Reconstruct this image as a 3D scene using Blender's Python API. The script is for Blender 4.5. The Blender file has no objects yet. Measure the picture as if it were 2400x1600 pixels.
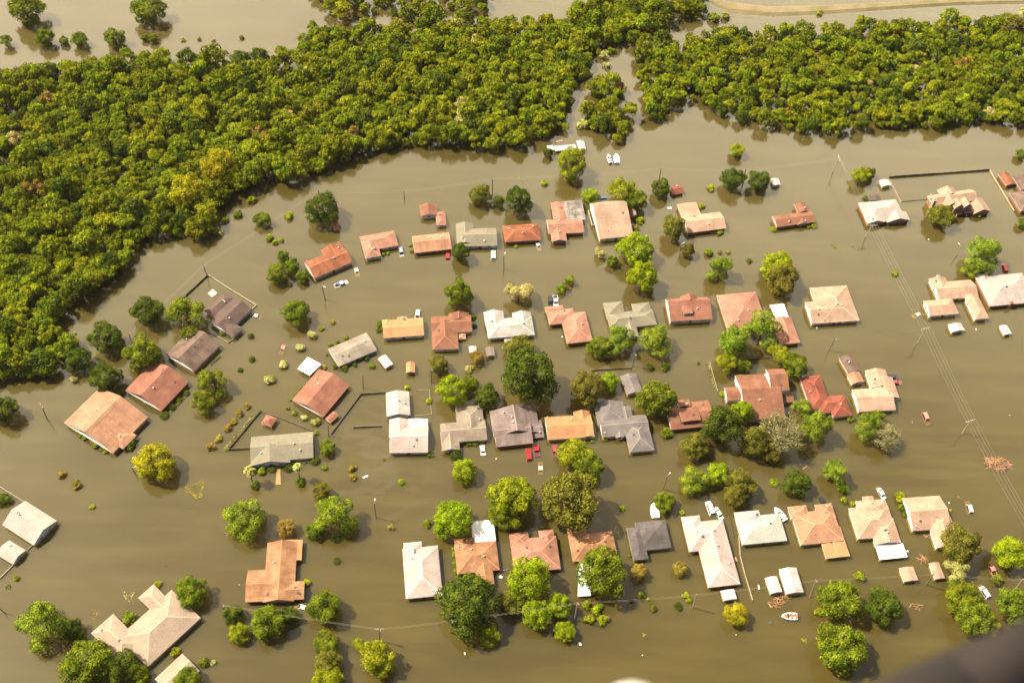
import bpy, bmesh, math, random
from mathutils import Vector, Matrix
random.seed(7)
SC = bpy.context.scene
COL = SC.collection
# ---------------------------------------------------------------- camera
FPX, DEP, ROLL, CAMH = 2560.0, math.radians(53.5), math.radians(3.6), 315.0
cd, sd, cr, sr = math.cos(DEP), math.sin(DEP), math.cos(ROLL), math.sin(ROLL)
FW = Vector((0, cd, -sd)); U0 = Vector((0, sd, cd)); R0 = Vector((1, 0, 0))
XC = R0 * cr + U0 * sr
YC = R0 * -sr + U0 * cr
cam = bpy.data.cameras.new('camera')
cam.sensor_width = 36; cam.lens = 36 * FPX / 2400
cam.clip_start = 0.3; cam.clip_end = 8000
camo = bpy.data.objects.new('camera', cam)
camo.matrix_world = Matrix(((XC.x, YC.x, -FW.x, 0), (XC.y, YC.y, -FW.y, 0), (XC.z, YC.z, -FW.z, CAMH), (0, 0, 0, 1)))
COL.objects.link(camo); SC.camera = camo
# ---------------------------------------------------------------- sky, sun, exposure
SUN_EL, SUN_AZ = math.radians(54), math.radians(180 - 11)      # azimuth of the sun, counter-clockwise from +x
w = bpy.data.worlds.new('World'); SC.world = w; w.use_nodes = True
wn = w.node_tree; bg = wn.nodes['Background']
sky = wn.nodes.new('ShaderNodeTexSky'); sky.sky_type = 'NISHITA'; sky.sun_disc = False
sky.sun_elevation = SUN_EL; sky.sun_rotation = math.radians(90) - SUN_AZ
sky.dust_density = 3.0; sky.air_density = 1.0
wn.links.new(sky.outputs[0], bg.inputs[0]); bg.inputs[1].default_value = 0.05
# bright band added to the unseen north-west sky to brighten the flood's reflections
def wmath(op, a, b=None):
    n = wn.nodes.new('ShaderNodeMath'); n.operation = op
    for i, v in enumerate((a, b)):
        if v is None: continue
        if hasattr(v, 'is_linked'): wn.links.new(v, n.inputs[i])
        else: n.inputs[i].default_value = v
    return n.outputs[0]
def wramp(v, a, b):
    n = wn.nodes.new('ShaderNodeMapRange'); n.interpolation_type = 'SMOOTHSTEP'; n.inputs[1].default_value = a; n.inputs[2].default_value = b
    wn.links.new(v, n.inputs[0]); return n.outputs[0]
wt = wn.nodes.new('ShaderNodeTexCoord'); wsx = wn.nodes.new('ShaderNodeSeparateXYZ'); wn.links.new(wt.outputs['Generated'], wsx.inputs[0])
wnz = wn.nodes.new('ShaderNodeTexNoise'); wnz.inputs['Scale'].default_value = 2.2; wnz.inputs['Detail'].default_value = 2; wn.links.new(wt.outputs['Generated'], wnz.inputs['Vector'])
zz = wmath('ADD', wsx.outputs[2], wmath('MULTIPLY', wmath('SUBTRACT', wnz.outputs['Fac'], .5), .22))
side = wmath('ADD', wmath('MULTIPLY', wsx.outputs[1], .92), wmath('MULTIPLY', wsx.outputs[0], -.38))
added_band = wmath('MULTIPLY', wmath('MULTIPLY', wramp(zz, 1.0, .66), wramp(wsx.outputs[2], .05, .3)), wramp(side, .0, .6))
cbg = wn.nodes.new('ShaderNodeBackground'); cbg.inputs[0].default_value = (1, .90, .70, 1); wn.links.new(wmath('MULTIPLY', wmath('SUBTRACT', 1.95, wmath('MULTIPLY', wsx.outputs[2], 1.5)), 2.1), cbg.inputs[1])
wmx = wn.nodes.new('ShaderNodeMixShader'); wn.links.new(added_band, wmx.inputs[0]); wn.links.new(bg.outputs[0], wmx.inputs[1]); wn.links.new(cbg.outputs[0], wmx.inputs[2])
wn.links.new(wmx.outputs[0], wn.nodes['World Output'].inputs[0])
sl = bpy.data.lights.new('sun', 'SUN'); sl.energy = 5.0; sl.angle = math.radians(0.5); sl.color = (1.0, 0.91, 0.74)
so = bpy.data.objects.new('sun', sl); COL.objects.link(so)
sdir = Vector((math.cos(SUN_AZ) * math.cos(SUN_EL), math.sin(SUN_AZ) * math.cos(SUN_EL), math.sin(SUN_EL)))
so.rotation_euler = sdir.to_track_quat('Z', 'Y').to_euler(); so.location = sdir * 500
SC.view_settings.view_transform = 'Standard'; SC.view_settings.look = 'None'
SC.view_settings.exposure = 0.95; SC.view_settings.gamma = 1.0
SC.cycles.max_bounces = 5; SC.cycles.diffuse_bounces = 2; SC.cycles.transparent_max_bounces = 8
# ---------------------------------------------------------------- where a point of the picture lies on the flood
T = {'A': (500, 1200), 'B': (1400, 1150), 'C': (1800, 1150), 'D': (0, 820), 'E': (200, 550), 'F': (500, 820), 'G': (700, 450), 'H': (0, 1200),
     'I': (1800, 550), 'J': (1200, 600), 'K': (1200, 300), 'L': (1800, 300), 'M': (1000, 820), 'N': (900, 1200), 'O': (1800, 820), 'Q': (1500, 820)}
def at(t, x, y, z=0.0):
    if t == 'W': X, Y = x * 2400 / 2352, y * 2400 / 2352          # whole picture, 2352 wide
    else: X, Y = T[t][0] + x / 3.92, T[t][1] + y / 3.92
    v = FW * FPX + XC * (X - 1200) + YC * (800 - Y)
    k = (z - CAMH) / v.z
    return Vector((v.x * k, v.y * k, z))
def pxm(p): return FPX / (p - camo.location).dot(FW)             # photo pixels per metre there
def proj(p):
    d = p - camo.matrix_world.translation; k = FPX / d.dot(FW)
    return 1200 + d.dot(XC) * k, 800 - d.dot(YC) * k
# ---------------------------------------------------------------- helpers
class MB:
    def __init__(s): s.v = []; s.f = []; s.m = []
    def face(s, pts, mi=0):
        n = len(s.v); s.v += [tuple(p) for p in pts]; s.f.append(tuple(range(n, n + len(pts)))); s.m.append(mi)
    def box(s, x0, x1, y0, y1, z0, z1, mi=0):
        n = len(s.v)
        s.v += [(x0, y0, z0), (x1, y0, z0), (x1, y1, z0), (x0, y1, z0), (x0, y0, z1), (x1, y0, z1), (x1, y1, z1), (x0, y1, z1)]
        for f in ((3, 2, 1, 0), (4, 5, 6, 7), (0, 1, 5, 4), (1, 2, 6, 5), (2, 3, 7, 6), (3, 0, 4, 7)):
            s.f.append(tuple(n + i for i in f)); s.m.append(mi)
    def tube(s, a, b, r0, r1=None, n=6, mi=0):
        a, b = Vector(a), Vector(b); r1 = r0 if r1 is None else r1
        d = (b - a).normalized(); q = d.orthogonal().normalized(); p = d.cross(q); k = len(s.v)
        for c, r in ((a, r0), (b, r1)):
            for i in range(n):
                t = 2 * math.pi * i / n; s.v.append(tuple(c + (q * math.cos(t) + p * math.sin(t)) * r))
        for i in range(n):
            j = (i + 1) % n; s.f.append((k + i, k + j, k + n + j, k + n + i)); s.m.append(mi)
        s.f.append(tuple(k + i for i in reversed(range(n)))); s.m.append(mi)
        s.f.append(tuple(k + n + i for i in range(n))); s.m.append(mi)
    def loft(s, rings, mi=0, caps=True):
        k = len(s.v); n = len(rings[0])
        for r in rings: s.v += [tuple(p) for p in r]
        for a in range(len(rings) - 1):
            for i in range(n):
                j = (i + 1) % n; s.f.append((k + a * n + i, k + a * n + j, k + (a + 1) * n + j, k + (a + 1) * n + i)); s.m.append(mi)
        if caps:
            s.f.append(tuple(k + i for i in reversed(range(n)))); s.m.append(mi)
            e = k + (len(rings) - 1) * n; s.f.append(tuple(e + i for i in range(n))); s.m.append(mi)
    def mesh(s, name, mats, smooth=False):
        me = bpy.data.meshes.new(name); me.from_pydata(s.v, [], s.f)
        for m in (mats if isinstance(mats, (list, tuple)) else [mats]): me.materials.append(m)
        me.polygons.foreach_set('material_index', s.m)
        if smooth: me.polygons.foreach_set('use_smooth', [True] * len(s.f))
        me.update(); return me
    def build(s, name, mats, parent=None, smooth=False): return ob(name, s.mesh(name, mats, smooth), parent)
def ob(name, data, parent=None, loc=None, rz=0):
    o = bpy.data.objects.new(name, data); COL.objects.link(o)
    if parent: o.parent = parent
    if loc is not None: o.location = loc
    if rz: o.rotation_euler = (0, 0, rz)
    return o
ALL = {}
def tag(o, label=None, cat=None, group=None, kind=None):
    if label:
        o['label'] = label; ALL.setdefault(label, []).append(o.name)
    if cat: o['category'] = cat
    if group: o['group'] = group
    if kind: o['kind'] = kind
    return o
def thing(name, label, cat, loc, rz=0, group=None): return tag(ob(name, None, None, loc, rz), label, cat, group)
def S(r, g, b, k=0.64):
    return tuple(k * ((c / 255) / 12.92 if c < 11 else ((c / 255 + .055) / 1.055) ** 2.4) for c in (r, g, b))
# ---------------------------------------------------------------- materials
def nodes(name):
    m = bpy.data.materials.new(name); m.use_nodes = True
    nt = m.node_tree; b = nt.nodes['Principled BSDF']; return m, nt, b
def N(nt, t, **k):
    n = nt.nodes.new(t)
    for a, v in k.items(): setattr(n, a, v)
    return n
def mixc(nt, fac, a, b, mode='MIX'):
    n = N(nt, 'ShaderNodeMix', data_type='RGBA', blend_type=mode)
    for i, v in ((0, fac), (6, a), (7, b)):
        if hasattr(v, 'is_linked'): nt.links.new(v, n.inputs[i])
        elif i == 0: n.inputs[0].default_value = v
        else: n.inputs[i].default_value = (*v, 1)
    return n.outputs[2]
def noise(nt, scale, detail=3, src=None, rough=.55):
    n = N(nt, 'ShaderNodeTexNoise'); n.inputs['Scale'].default_value = scale; n.inputs['Detail'].default_value = detail
    n.inputs['Roughness'].default_value = rough
    if src is not None: nt.links.new(src, n.inputs['Vector'])
    return n.outputs['Fac']
def ramp(nt, fac, a, b, c0=0, c1=1):
    r = N(nt, 'ShaderNodeMapRange'); r.inputs[1].default_value = a; r.inputs[2].default_value = b
    r.inputs[3].default_value = c0; r.inputs[4].default_value = c1
    nt.links.new(fac, r.inputs[0]); return r.outputs[0]
def mapped(nt, scl, rnd=True):
    tc = N(nt, 'ShaderNodeTexCoord'); mp = N(nt, 'ShaderNodeMapping'); mp.inputs['Scale'].default_value = scl
    nt.links.new(tc.outputs['Object'], mp.inputs[0])
    if rnd:
        oi = N(nt, 'ShaderNodeObjectInfo'); mu = N(nt, 'ShaderNodeMath', operation='MULTIPLY'); mu.inputs[1].default_value = 90
        nt.links.new(oi.outputs['Random'], mu.inputs[0]); cb = N(nt, 'ShaderNodeCombineXYZ')
        for i in range(3): nt.links.new(mu.outputs[0], cb.inputs[i])
        nt.links.new(cb.outputs[0], mp.inputs['Location'])
    return mp.outputs[0]
def plain(name, col, rough=.7, var=.12, metal=0.0, scale=1.5):
    m, nt, b = nodes(name); v = mapped(nt, (1, 1, 1))
    f = noise(nt, scale, 4, v)
    c = mixc(nt, f, tuple(x * (1 - var) for x in col), tuple(min(1, x * (1 + var)) for x in col))
    nt.links.new(c, b.inputs['Base Color']); b.inputs['Roughness'].default_value = rough; b.inputs['Metallic'].default_value = metal
    return m
def roofmat(name, col, stain, amt=.5, streak=.5):
    stain = tuple(x * .84 for x in stain); amt = min(1, amt * 1.25)
    """shingles: weathering blotches, algae streaks that run down the slope, fine grain in courses"""
    m, nt, b = nodes(name)
    big = noise(nt, .24, 5, mapped(nt, (1, 1, 1)), .62)
    st = noise(nt, .55, 4, mapped(nt, (1.5, .16, .5)), .7)
    st2 = noise(nt, .55, 4, mapped(nt, (.16, 1.5, .5)), .7)
    fine = noise(nt, 1.7, 4, mapped(nt, (1, 1, 1.6)), .8)
    c = mixc(nt, ramp(nt, big, .4, .62, 0, amt), col, stain)
    c = mixc(nt, ramp(nt, st, .48, .68, 0, streak * .8), c, stain)
    c = mixc(nt, ramp(nt, st2, .5, .7, 0, streak * .8), c, stain)
    c = mixc(nt, ramp(nt, fine, .34, .66, 0, .8), c, tuple(x * .58 for x in col))
    nt.links.new(c, b.inputs['Base Color']); b.inputs['Roughness'].default_value = .85
    b.inputs['Specular IOR Level'].default_value = .25
    bp = N(nt, 'ShaderNodeBump'); bp.inputs['Strength'].default_value = .35; bp.inputs['Distance'].default_value = .08
    nt.links.new(fine, bp.inputs['Height']); nt.links.new(bp.outputs[0], b.inputs['Normal'])
    return m
def leafmat(name, dark, light, hue=.05, trans=.2):
    m, nt, b = nodes(name); nt.nodes.remove(b); out = nt.nodes['Material Output']
    g = N(nt, 'ShaderNodeNewGeometry'); oi = N(nt, 'ShaderNodeObjectInfo')
    blot = noise(nt, .42, 2, g.outputs['Position'])
    c = mixc(nt, ramp(nt, blot, .34, .66), dark, light)
    # leaf to leaf
    h = N(nt, 'ShaderNodeHueSaturation')
    nt.links.new(ramp(nt, oi.outputs['Random'], 0, 1, .5 - hue, .5 + hue), h.inputs['Hue'])
    nt.links.new(ramp(nt, g.outputs['Random Per Island'], 0, 1, .6, 1.25), h.inputs['Value'])
    nt.links.new(c, h.inputs['Color'])
    d = N(nt, 'ShaderNodeBsdfDiffuse'); t = N(nt, 'ShaderNodeBsdfTranslucent'); mx = N(nt, 'ShaderNodeMixShader'); mx.inputs[0].default_value = trans
    nt.links.new(h.outputs[0], d.inputs[0]); nt.links.new(h.outputs[0], t.inputs[0])
    nt.links.new(d.outputs[0], mx.inputs[1]); nt.links.new(t.outputs[0], mx.inputs[2]); nt.links.new(mx.outputs[0], out.inputs[0])
    return m
LEAF = {
    'oak': leafmat('leaf_green', (.065, .095, .008), (.235, .275, .016), .015),
    'dark': leafmat('leaf_dark', (.035, .058, .008), (.135, .168, .016), .012),
    'olive': leafmat('leaf_olive', (.09, .09, .012), (.25, .225, .03), .015),
    'bright': leafmat('leaf_bright', (.14, .20, .006), (.37, .43, .012), .015),
    'pine': leafmat('leaf_pine', (.11, .165, .014), (.31, .375, .026), .012),
    'yellow': leafmat('leaf_yellow', (.12, .15, .008), (.36, .375, .014), .012),
    'gold': leafmat('leaf_gold', (.24, .215, .010), (.48, .41, .018), .01),
    'brown': leafmat('leaf_brown', (.20, .14, .025), (.40, .29, .05), .02),
    'bare': leafmat('twig_grey', (.22, .20, .08), (.38, .35, .15), .01, .1),
    'pale': leafmat('leaf_pale', (.32, .29, .09), (.58, .52, .16), .02),
    'flower': leafmat('leaf_flower', (.17, .20, .014), (.60, .54, .22), .02),
    'wood': leafmat('leaf_woodland', (.10, .135, .007), (.34, .36, .015), .02),
    'woodb': leafmat('leaf_woodland_deep', (.075, .10, .007), (.26, .28, .013), .02),  # second, darker green for some of the woodland crowns
}
BARK = plain('bark', (.12, .085, .055), .9, .3)
# ---------------------------------------------------------------- flood water and the ground under it
WX0, WX1, WY0, WY1 = -1500, 1500, -200, 2600
def water_material():
    m, nt, b = nodes('muddy_water'); out = nt.nodes['Material Output']
    g = N(nt, 'ShaderNodeNewGeometry'); pos = g.outputs['Position']
    f = noise(nt, .018, 4, pos)
    c = mixc(nt, ramp(nt, f, .35, .65), WCOL[0], WCOL[1])
    mp3 = N(nt, 'ShaderNodeMapping'); mp3.inputs['Scale'].default_value = (.22, 1.3, 1); mp3.inputs['Rotation'].default_value = (0, 0, -.2); nt.links.new(pos, mp3.inputs[0])
    c = mixc(nt, ramp(nt, noise(nt, .09, 6, mp3.outputs[0], .68), .42, .66), c, tuple(x * 1.22 for x in WCOL[1]))
    # drifting film of oil on the street in front of the houses
    cen = at('F', 1380, 1060)
    mp = N(nt, 'ShaderNodeMapping'); mp.inputs['Location'].default_value = -cen; nt.links.new(pos, mp.inputs[0])
    ln = N(nt, 'ShaderNodeVectorMath', operation='LENGTH'); nt.links.new(mp.outputs[0], ln.inputs[0])
    near = ramp(nt, ln.outputs['Value'], 12, 34, 1, 0)
    mp4 = N(nt, 'ShaderNodeMapping'); mp4.inputs['Scale'].default_value = (.8, 1.5, 1); nt.links.new(pos, mp4.inputs[0])
    wv = noise(nt, .03, 5, mp4.outputs[0], .5)
    k = N(nt, 'ShaderNodeMath', operation='MULTIPLY'); k.inputs[1].default_value = 42; nt.links.new(wv, k.inputs[0])
    sn = N(nt, 'ShaderNodeMath', operation='SINE'); nt.links.new(k.outputs[0], sn.inputs[0])
    mu = N(nt, 'ShaderNodeMath', operation='MULTIPLY'); nt.links.new(ramp(nt, sn.outputs[0], .2, 1), mu.inputs[0]); nt.links.new(near, mu.inputs[1])
    c = mixc(nt, ramp(nt, mu.outputs[0], 0, 1, 0, .16), c, (.20, .185, .15))
    nt.links.new(c, b.inputs['Base Color'])
    b.inputs['IOR'].default_value = 1.33; mp2 = N(nt, 'ShaderNodeMapping'); mp2.inputs['Scale'].default_value = (.35, 1.2, 1); mp2.inputs['Rotation'].default_value = (0, 0, .35); nt.links.new(pos, mp2.inputs[0])
    slick = noise(nt, .035, 5, mp2.outputs[0], .62)
    nt.links.new(ramp(nt, slick, .4, .62, .03, .24), b.inputs['Roughness'])
    b.inputs['Specular IOR Level'].default_value = .5
    b.inputs['Coat Weight'].default_value = COAT; b.inputs['Coat Roughness'].default_value = .12; b.inputs['Coat IOR'].default_value = 1.75
    # small ripples
    n1 = noise(nt, .9, 4, pos, .6)
    bp = N(nt, 'ShaderNodeBump'); bp.inputs['Strength'].default_value = .10; bp.inputs['Distance'].default_value = .25
    nt.links.new(n1, bp.inputs['Height']); nt.links.new(bp.outputs[0], b.inputs['Normal'])
    tr = N(nt, 'ShaderNodeBsdfTransparent'); tr.inputs[0].default_value = (1.0, .72, .26, 1)
    mx = N(nt, 'ShaderNodeMixShader'); mx.inputs[0].default_value = .38
    nt.links.new(b.outputs[0], mx.inputs[1]); nt.links.new(tr.outputs[0], mx.inputs[2]); nt.links.new(mx.outputs[0], out.inputs[0])
    return m
WCOL = ((.082, .065, .016), (.096, .078, .022)); COAT = 1.0
q = MB(); q.face([(WX0, WY0, 0), (WX1, WY0, 0), (WX1, WY1, 0), (WX0, WY1, 0)])
tag(q.build('flood_water', water_material()), kind='structure')
q = MB(); q.face([(WX0, WY0, -1.3), (WX1, WY0, -1.3), (WX1, WY1, -1.3), (WX0, WY1, -1.3)])
tag(q.build('ground', plain('drowned_ground', (.065, .052, .025), .95, .2, scale=.05)), kind='structure')

# ---------------------------------------------------------------- crowns, trunks
def leaf_quad(mb, p, n, s, rnd):
    t = Vector((rnd.uniform(-1, 1), rnd.uniform(-1, 1), rnd.uniform(-1, 1))).cross(n)
    if t.length < 1e-3: t = n.orthogonal()
    t.normalize(); b = n.cross(t); a = rnd.uniform(.75, 1.25) * s; c = a * rnd.uniform(.5, .85)
    k = n * (a * .18)
    mb.face((p - t * a - b * c * .3, p + b * -c + k, p + t * a + b * c * .3, p + b * c + k))
def rdir(rnd, up=-.45):
    while True:
        v = Vector((rnd.gauss(0, 1), rnd.gauss(0, 1), rnd.gauss(0, 1)))
        if v.length < 1e-3: continue
        v.normalize()
        if v.z > up or rnd.random() < .25: return v
def crown(name, mat, kind, seed, nleaf, leaf):
    """unit crown (radius 1): leaf clumps on the outside of overlapping boughs"""
    rnd = random.Random(seed); L = []
    if kind == 'tallow':
        for i in range(46):
            d = rdir(rnd, -.3); L.append((d * rnd.uniform(.66, .9), rnd.uniform(.13, .22)))
        L.append((Vector((0, 0, 0)), .72))
    elif kind == 'pine':
        for i in range(17):
            a = rnd.uniform(0, 6.283); r = math.sqrt(rnd.random()) * .72; z = rnd.uniform(-.55, .8)
            r *= 1.0 if z < .4 else .7
            L.append((Vector((math.cos(a) * r, math.sin(a) * r, z)), rnd.uniform(.2, .36)))
        L.append((Vector((rnd.uniform(-.15, .15), rnd.uniform(-.15, .15), .35)), .45))
    elif kind == 'airy':
        for i in range(13):
            d = rdir(rnd, -.5); L.append((d * rnd.uniform(.35, .74), rnd.uniform(.2, .36)))
    elif kind == 'shrub':
        for i in range(9):
            d = rdir(rnd, -.1); L.append((d * rnd.uniform(.3, .6), rnd.uniform(.3, .45)))
    elif kind == 'dome': L = [(Vector((0, 0, -.1)), .9)]
    else:
        for i in range(38):
            d = rdir(rnd, -.55); L.append((d * rnd.uniform(.5, .8), rnd.uniform(.13, .3)))
        L.append((Vector((0, 0, 0)), .62))
    W = [r * r for _, r in L]; mb = MB(); n = 0; tries = 0
    while n < nleaf and tries < nleaf * 6:
        tries += 1
        c, r = rnd.choices(L, W)[0]; d = rdir(rnd)
        fl = .62 if kind == 'pine' else .88
        p = c + Vector((d.x, d.y, d.z * fl)) * r * (rnd.uniform(.8, 1.06) if rnd.random() < .8 else rnd.uniform(1.06, 1.3))
        if any((p - c2).length < r2 * .8 for c2, r2 in L if c2 is not c): continue
        nn = (d + Vector((rnd.gauss(0, .38), rnd.gauss(0, .38), rnd.gauss(0, .38) + .15))).normalized()
        leaf_quad(mb, p, nn, leaf, rnd); n += 1
    return mb.mesh(name, mat)
def barecrown(name, mat, seed, n1=24):
    rnd = random.Random(seed); mb = MB()
    for i in range(n1):
        d = rdir(rnd, -.1); a = Vector((0, 0, -.75)); b = Vector((d.x * .55, d.y * .55, -.35 + abs(d.z) * .75)); mb.tube(a, b, .028, .016, 4)
        for j in range(8):
            e = (rdir(rnd, -.2) * .5 + (b - a).normalized() * .5); c = b.lerp(a, rnd.uniform(0, .4)); e2 = c + e * rnd.uniform(.35, .65); mb.tube(c, e2, .012, .006, 3)
            for k in range(7):
                f = c.lerp(e2, rnd.uniform(.3, 1)); mb.tube(f, f + (rdir(rnd, -.2) + e * .5) * rnd.uniform(.1, .26), .006, .003, 3)
            for k in range(16):
                f = c.lerp(e2, rnd.uniform(.3, 1)) + rdir(rnd, -1) * .12
                leaf_quad(mb, f, rdir(rnd, -1), .032, rnd)
    return mb.mesh(name, mat)
def trunkmesh(name, seed, lean=.1):
    rnd = random.Random(seed); mb = MB()
    p = Vector((0, 0, -1)); q = Vector((rnd.uniform(-lean, lean), rnd.uniform(-lean, lean), -.25)); mb.tube(p, q, .075, .055, 7)
    r = q + Vector((rnd.uniform(-lean, lean), rnd.uniform(-lean, lean), .5)); mb.tube(q, r, .055, .03, 6)
    for i in range(7):
        a = i * 2.4 + rnd.uniform(-.5, .5); s = q.lerp(r, rnd.uniform(0, .9)); e = s + Vector((math.cos(a) * .5, math.sin(a) * .5, rnd.uniform(.1, .4))); mb.tube(s, e, .03, .012, 5)
        mb.tube(e, e + Vector((math.cos(a + .6) * .22, math.sin(a + .6) * .22, .16)), .012, .005, 4)
    return mb.mesh(name, BARK)
TRUNKS = [trunkmesh('trunk', s) for s in range(3)]
CR = {}
def crowns(key, kind, n, nleaf, leaf): CR[key] = [crown('crown', LEAF[key.split('_')[0]], kind, hash_(key) + i, nleaf, leaf) for i in range(n)]
def hash_(s): return sum(ord(c) * (i + 7) for i, c in enumerate(s)) % 9999
for k, kind, n, nl, lf in (('oak', 'oak', 4, 8200, .038), ('dark', 'oak', 3, 8200, .037), ('olive', 'oak', 3, 8000, .037), ('bright_tallow', 'tallow', 3, 8000, .036),
                           ('pine', 'pine', 4, 7200, .035), ('yellow', 'oak', 2, 7600, .037), ('gold', 'oak', 2, 7600, .037), ('oak_airy', 'airy', 2, 5000, .038), ('pale_airy', 'airy', 1, 4200, .038),
                           ('brown', 'oak', 1, 4600, .042), ('bright_oak', 'oak', 2, 8000, .037), ('yellow_airy', 'airy', 1, 4400, .038),
                           ('brown_shrub', 'shrub', 2, 420, .13), ('flower_shrub', 'shrub', 2, 420, .13), ('oak_shrub', 'shrub', 2, 460, .13),
                           ('dark_shrub', 'shrub', 2, 460, .13), ('dark_dome', 'dome', 1, 620, .10), ('bright_dome', 'dome', 1, 620, .10), ('bright_shrub', 'shrub', 1, 460, .13),
                           ('yellow_shrub', 'shrub', 1, 420, .13), ('pale_shrub', 'shrub', 1, 380, .13)): crowns(k, kind, n, nl, lf)
CR['bare'] = [barecrown('crown', LEAF['bare'], 5), barecrown('crown', LEAF['bare'], 8)]
WORD = {'oak': 'leafy green tree', 'dark': 'dark green tree', 'olive': 'olive-brown tree', 'bright_tallow': 'vivid green clumpy tree', 'pine': 'light green pine tree',
        'yellow': 'yellow-green tree', 'gold': 'golden yellow tree', 'oak_airy': 'airy light green tree', 'pale_airy': 'pale half-bare tree', 'brown': 'browning tree', 'bright_oak': 'bright yellow-green tree',
        'yellow_airy': 'airy yellow tree', 'bare': 'bare grey-branched tree', 'brown_shrub': 'browned drowned bush', 'flower_shrub': 'pale-flowered bush', 'oak_shrub': 'green bush',
        'dark_shrub': 'dark green bush', 'dark_dome': 'clipped dark round bush', 'bright_dome': 'clipped bright round bush', 'bright_shrub': 'bright green bush', 'yellow_shrub': 'yellow bush', 'pale_shrub': 'pale weedy bush'}
LATER = []       # things whose label names the house beside them, filled in once every house stands
def tree(sp, x, y, wpx, hr=.8, t='W'):
    if not sp.endswith(('shrub', 'dome')): hr *= 1.04
    p0 = at(t, x, y); R = wpx * (2400 / 2352 if t == 'W' else 1 / 3.92) / 2 / pxm(p0) * 1.06
    Hh = 2 * R * hr; zc = Hh * .5 - .1 * R; p = at(t, x, y, zc); rz = random.uniform(0, 6.28)
    shrub = sp.endswith(('shrub', 'dome'))
    name = 'bush' if shrub else ('pine_tree' if sp == 'pine' else 'tree')
    if shrub:
        Hh = 2 * R * min(hr, .75); zc = Hh * .22; p = at(t, x, y, zc)
        o = ob(name, random.choice(CR[sp]), None, p, rz); o.scale = (R, R, Hh / 2)
        LATER.append((o, WORD[sp], 'bush', 'bushes standing in the flood', R)); return o
    r = ob(name, None, None, (p.x, p.y, 0), rz)
    c = ob('crown', random.choice(CR[sp]), r, (0, 0, zc)); c.scale = (R, R, Hh / 2)
    k = ob('trunk', random.choice(TRUNKS), r, (0, 0, zc)); k.scale = (R, R, zc + 1.9)
    k.location.z = zc + 0; LATER.append((r, WORD[sp], 'tree', 'yard trees between the houses', R)); return r
def palm(t, top, base, wpx):
    b = at(t, *base); pt = at(t, *top, 8.0); R = wpx / 3.92 / 2 / pxm(b)
    r = ob('palm_tree', None, None, (b.x, b.y, 0))
    mb = MB(); hh = 7.6; e = Vector((.2, .1, hh)); mb.tube((0, 0, -2), e, .2, .16, 8); mb.build('trunk', BARK, r)
    mb = MB(); rnd = random.Random(int(b.x))
    for i in range(46):
        a = rnd.uniform(0, 6.28); el = rnd.uniform(-.9, 1.1); d = Vector((math.cos(a) * math.cos(el), math.sin(a) * math.cos(el), math.sin(el))); s = Vector((-math.sin(a), math.cos(a), 0))
        m = e + d * R * .6; en = e + d * R + Vector((0, 0, -R * .35))
        mb.face((e - s * .05, m - s * .3, m + s * .3, e + s * .05)); mb.face((m - s * .3, en - s * .12, en + s * .12, m + s * .3))
    mb.build('crown', LEAF['flower'] if rnd.random() < .5 else LEAF['pale'], r)
    LATER.append((r, 'tall fan palm', 'palm tree', 'palms at the grey house', 3))
# ---------------------------------------------------------------- houses
def RM(n, a, b, amt, st): return roofmat('shingles_' + n, S(*a), S(*b), amt, st)
ROOF = {
    'pale': RM('pale_grey', (214, 200, 188), (185, 170, 158), .4, .2), 'tan': RM('tan', (204, 178, 154), (178, 150, 126), .4, .25),
    'orange': RM('orange_brown', (214, 158, 116), (140, 90, 60), .6, .8), 'oran2': RM('light_orange', (230, 172, 122), (190, 128, 84), .5, .45),
    'peach': RM('peach', (222, 164, 128), (120, 86, 66), .35, .6), 'salmon': RM('salmon', (212, 154, 128), (164, 110, 88), .55, .5),
    'pinkw': RM('pinkish_white', (226, 206, 194), (186, 160, 148), .5, .45), 'white': RM('weathered_white', (226, 218, 208), (160, 148, 138), .5, .55),
    'mint': RM('greenish_white', (214, 212, 198), (190, 186, 172), .3, .2), 'dark': RM('charcoal', (132, 122, 118), (74, 66, 64), .6, .6),
    'greyg': RM('grey_green', (166, 156, 132), (136, 126, 104), .35, .2), 'grey': RM('slate_grey', (160, 148, 142), (112, 100, 94), .55, .5),
    'streak': RM('streaked_grey', (192, 176, 158), (128, 114, 98), .5, .9), 'taupe': RM('taupe', (184, 166, 146), (136, 116, 98), .6, .6),
    'mauve': RM('grey_mauve', (176, 154, 146), (118, 98, 90), .6, .7), 'red': RM('brick_red', (190, 128, 104), (146, 92, 72), .55, .5),
    'dred': RM('dark_red', (176, 100, 78), (120, 64, 48), .6, .5), 'rust': RM('rust_orange', (196, 124, 88), (120, 68, 46), .7, .9),
    'brown': RM('brown', (156, 128, 112), (88, 68, 56), .6, .9), 'dbrown': RM('dark_brown', (128, 104, 94), (84, 66, 58), .5, .6),
    'rbrown': RM('red_brown', (180, 124, 96), (132, 86, 64), .6, .6), 'ptan': RM('pink_tan', (222, 184, 156), (176, 136, 112), .5, .5),
    'stain': RM('stained_white', (214, 200, 188), (66, 54, 46), 1.0, 1.0), 'metal': RM('white_metal', (240, 238, 236), (176, 130, 106), .45, .6),
}
WHITE = plain('white_sheet', (.80, .78, .74), .55, .05)
TRIM = plain('white_trim', (.62, .58, .52), .6, .08)
WALL = {'white': plain('white_siding', (.62, .60, .56), .7, .08), 'brick': plain('red_brick', (.30, .13, .075), .85, .3, scale=5),
        'tan': plain('tan_brick', (.42, .31, .22), .85, .2, scale=5), 'blue': plain('pale_blue_siding', (.48, .54, .62), .7, .08), 'pink': plain('pinkish_siding', (.55, .44, .40), .75, .1)}
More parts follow.
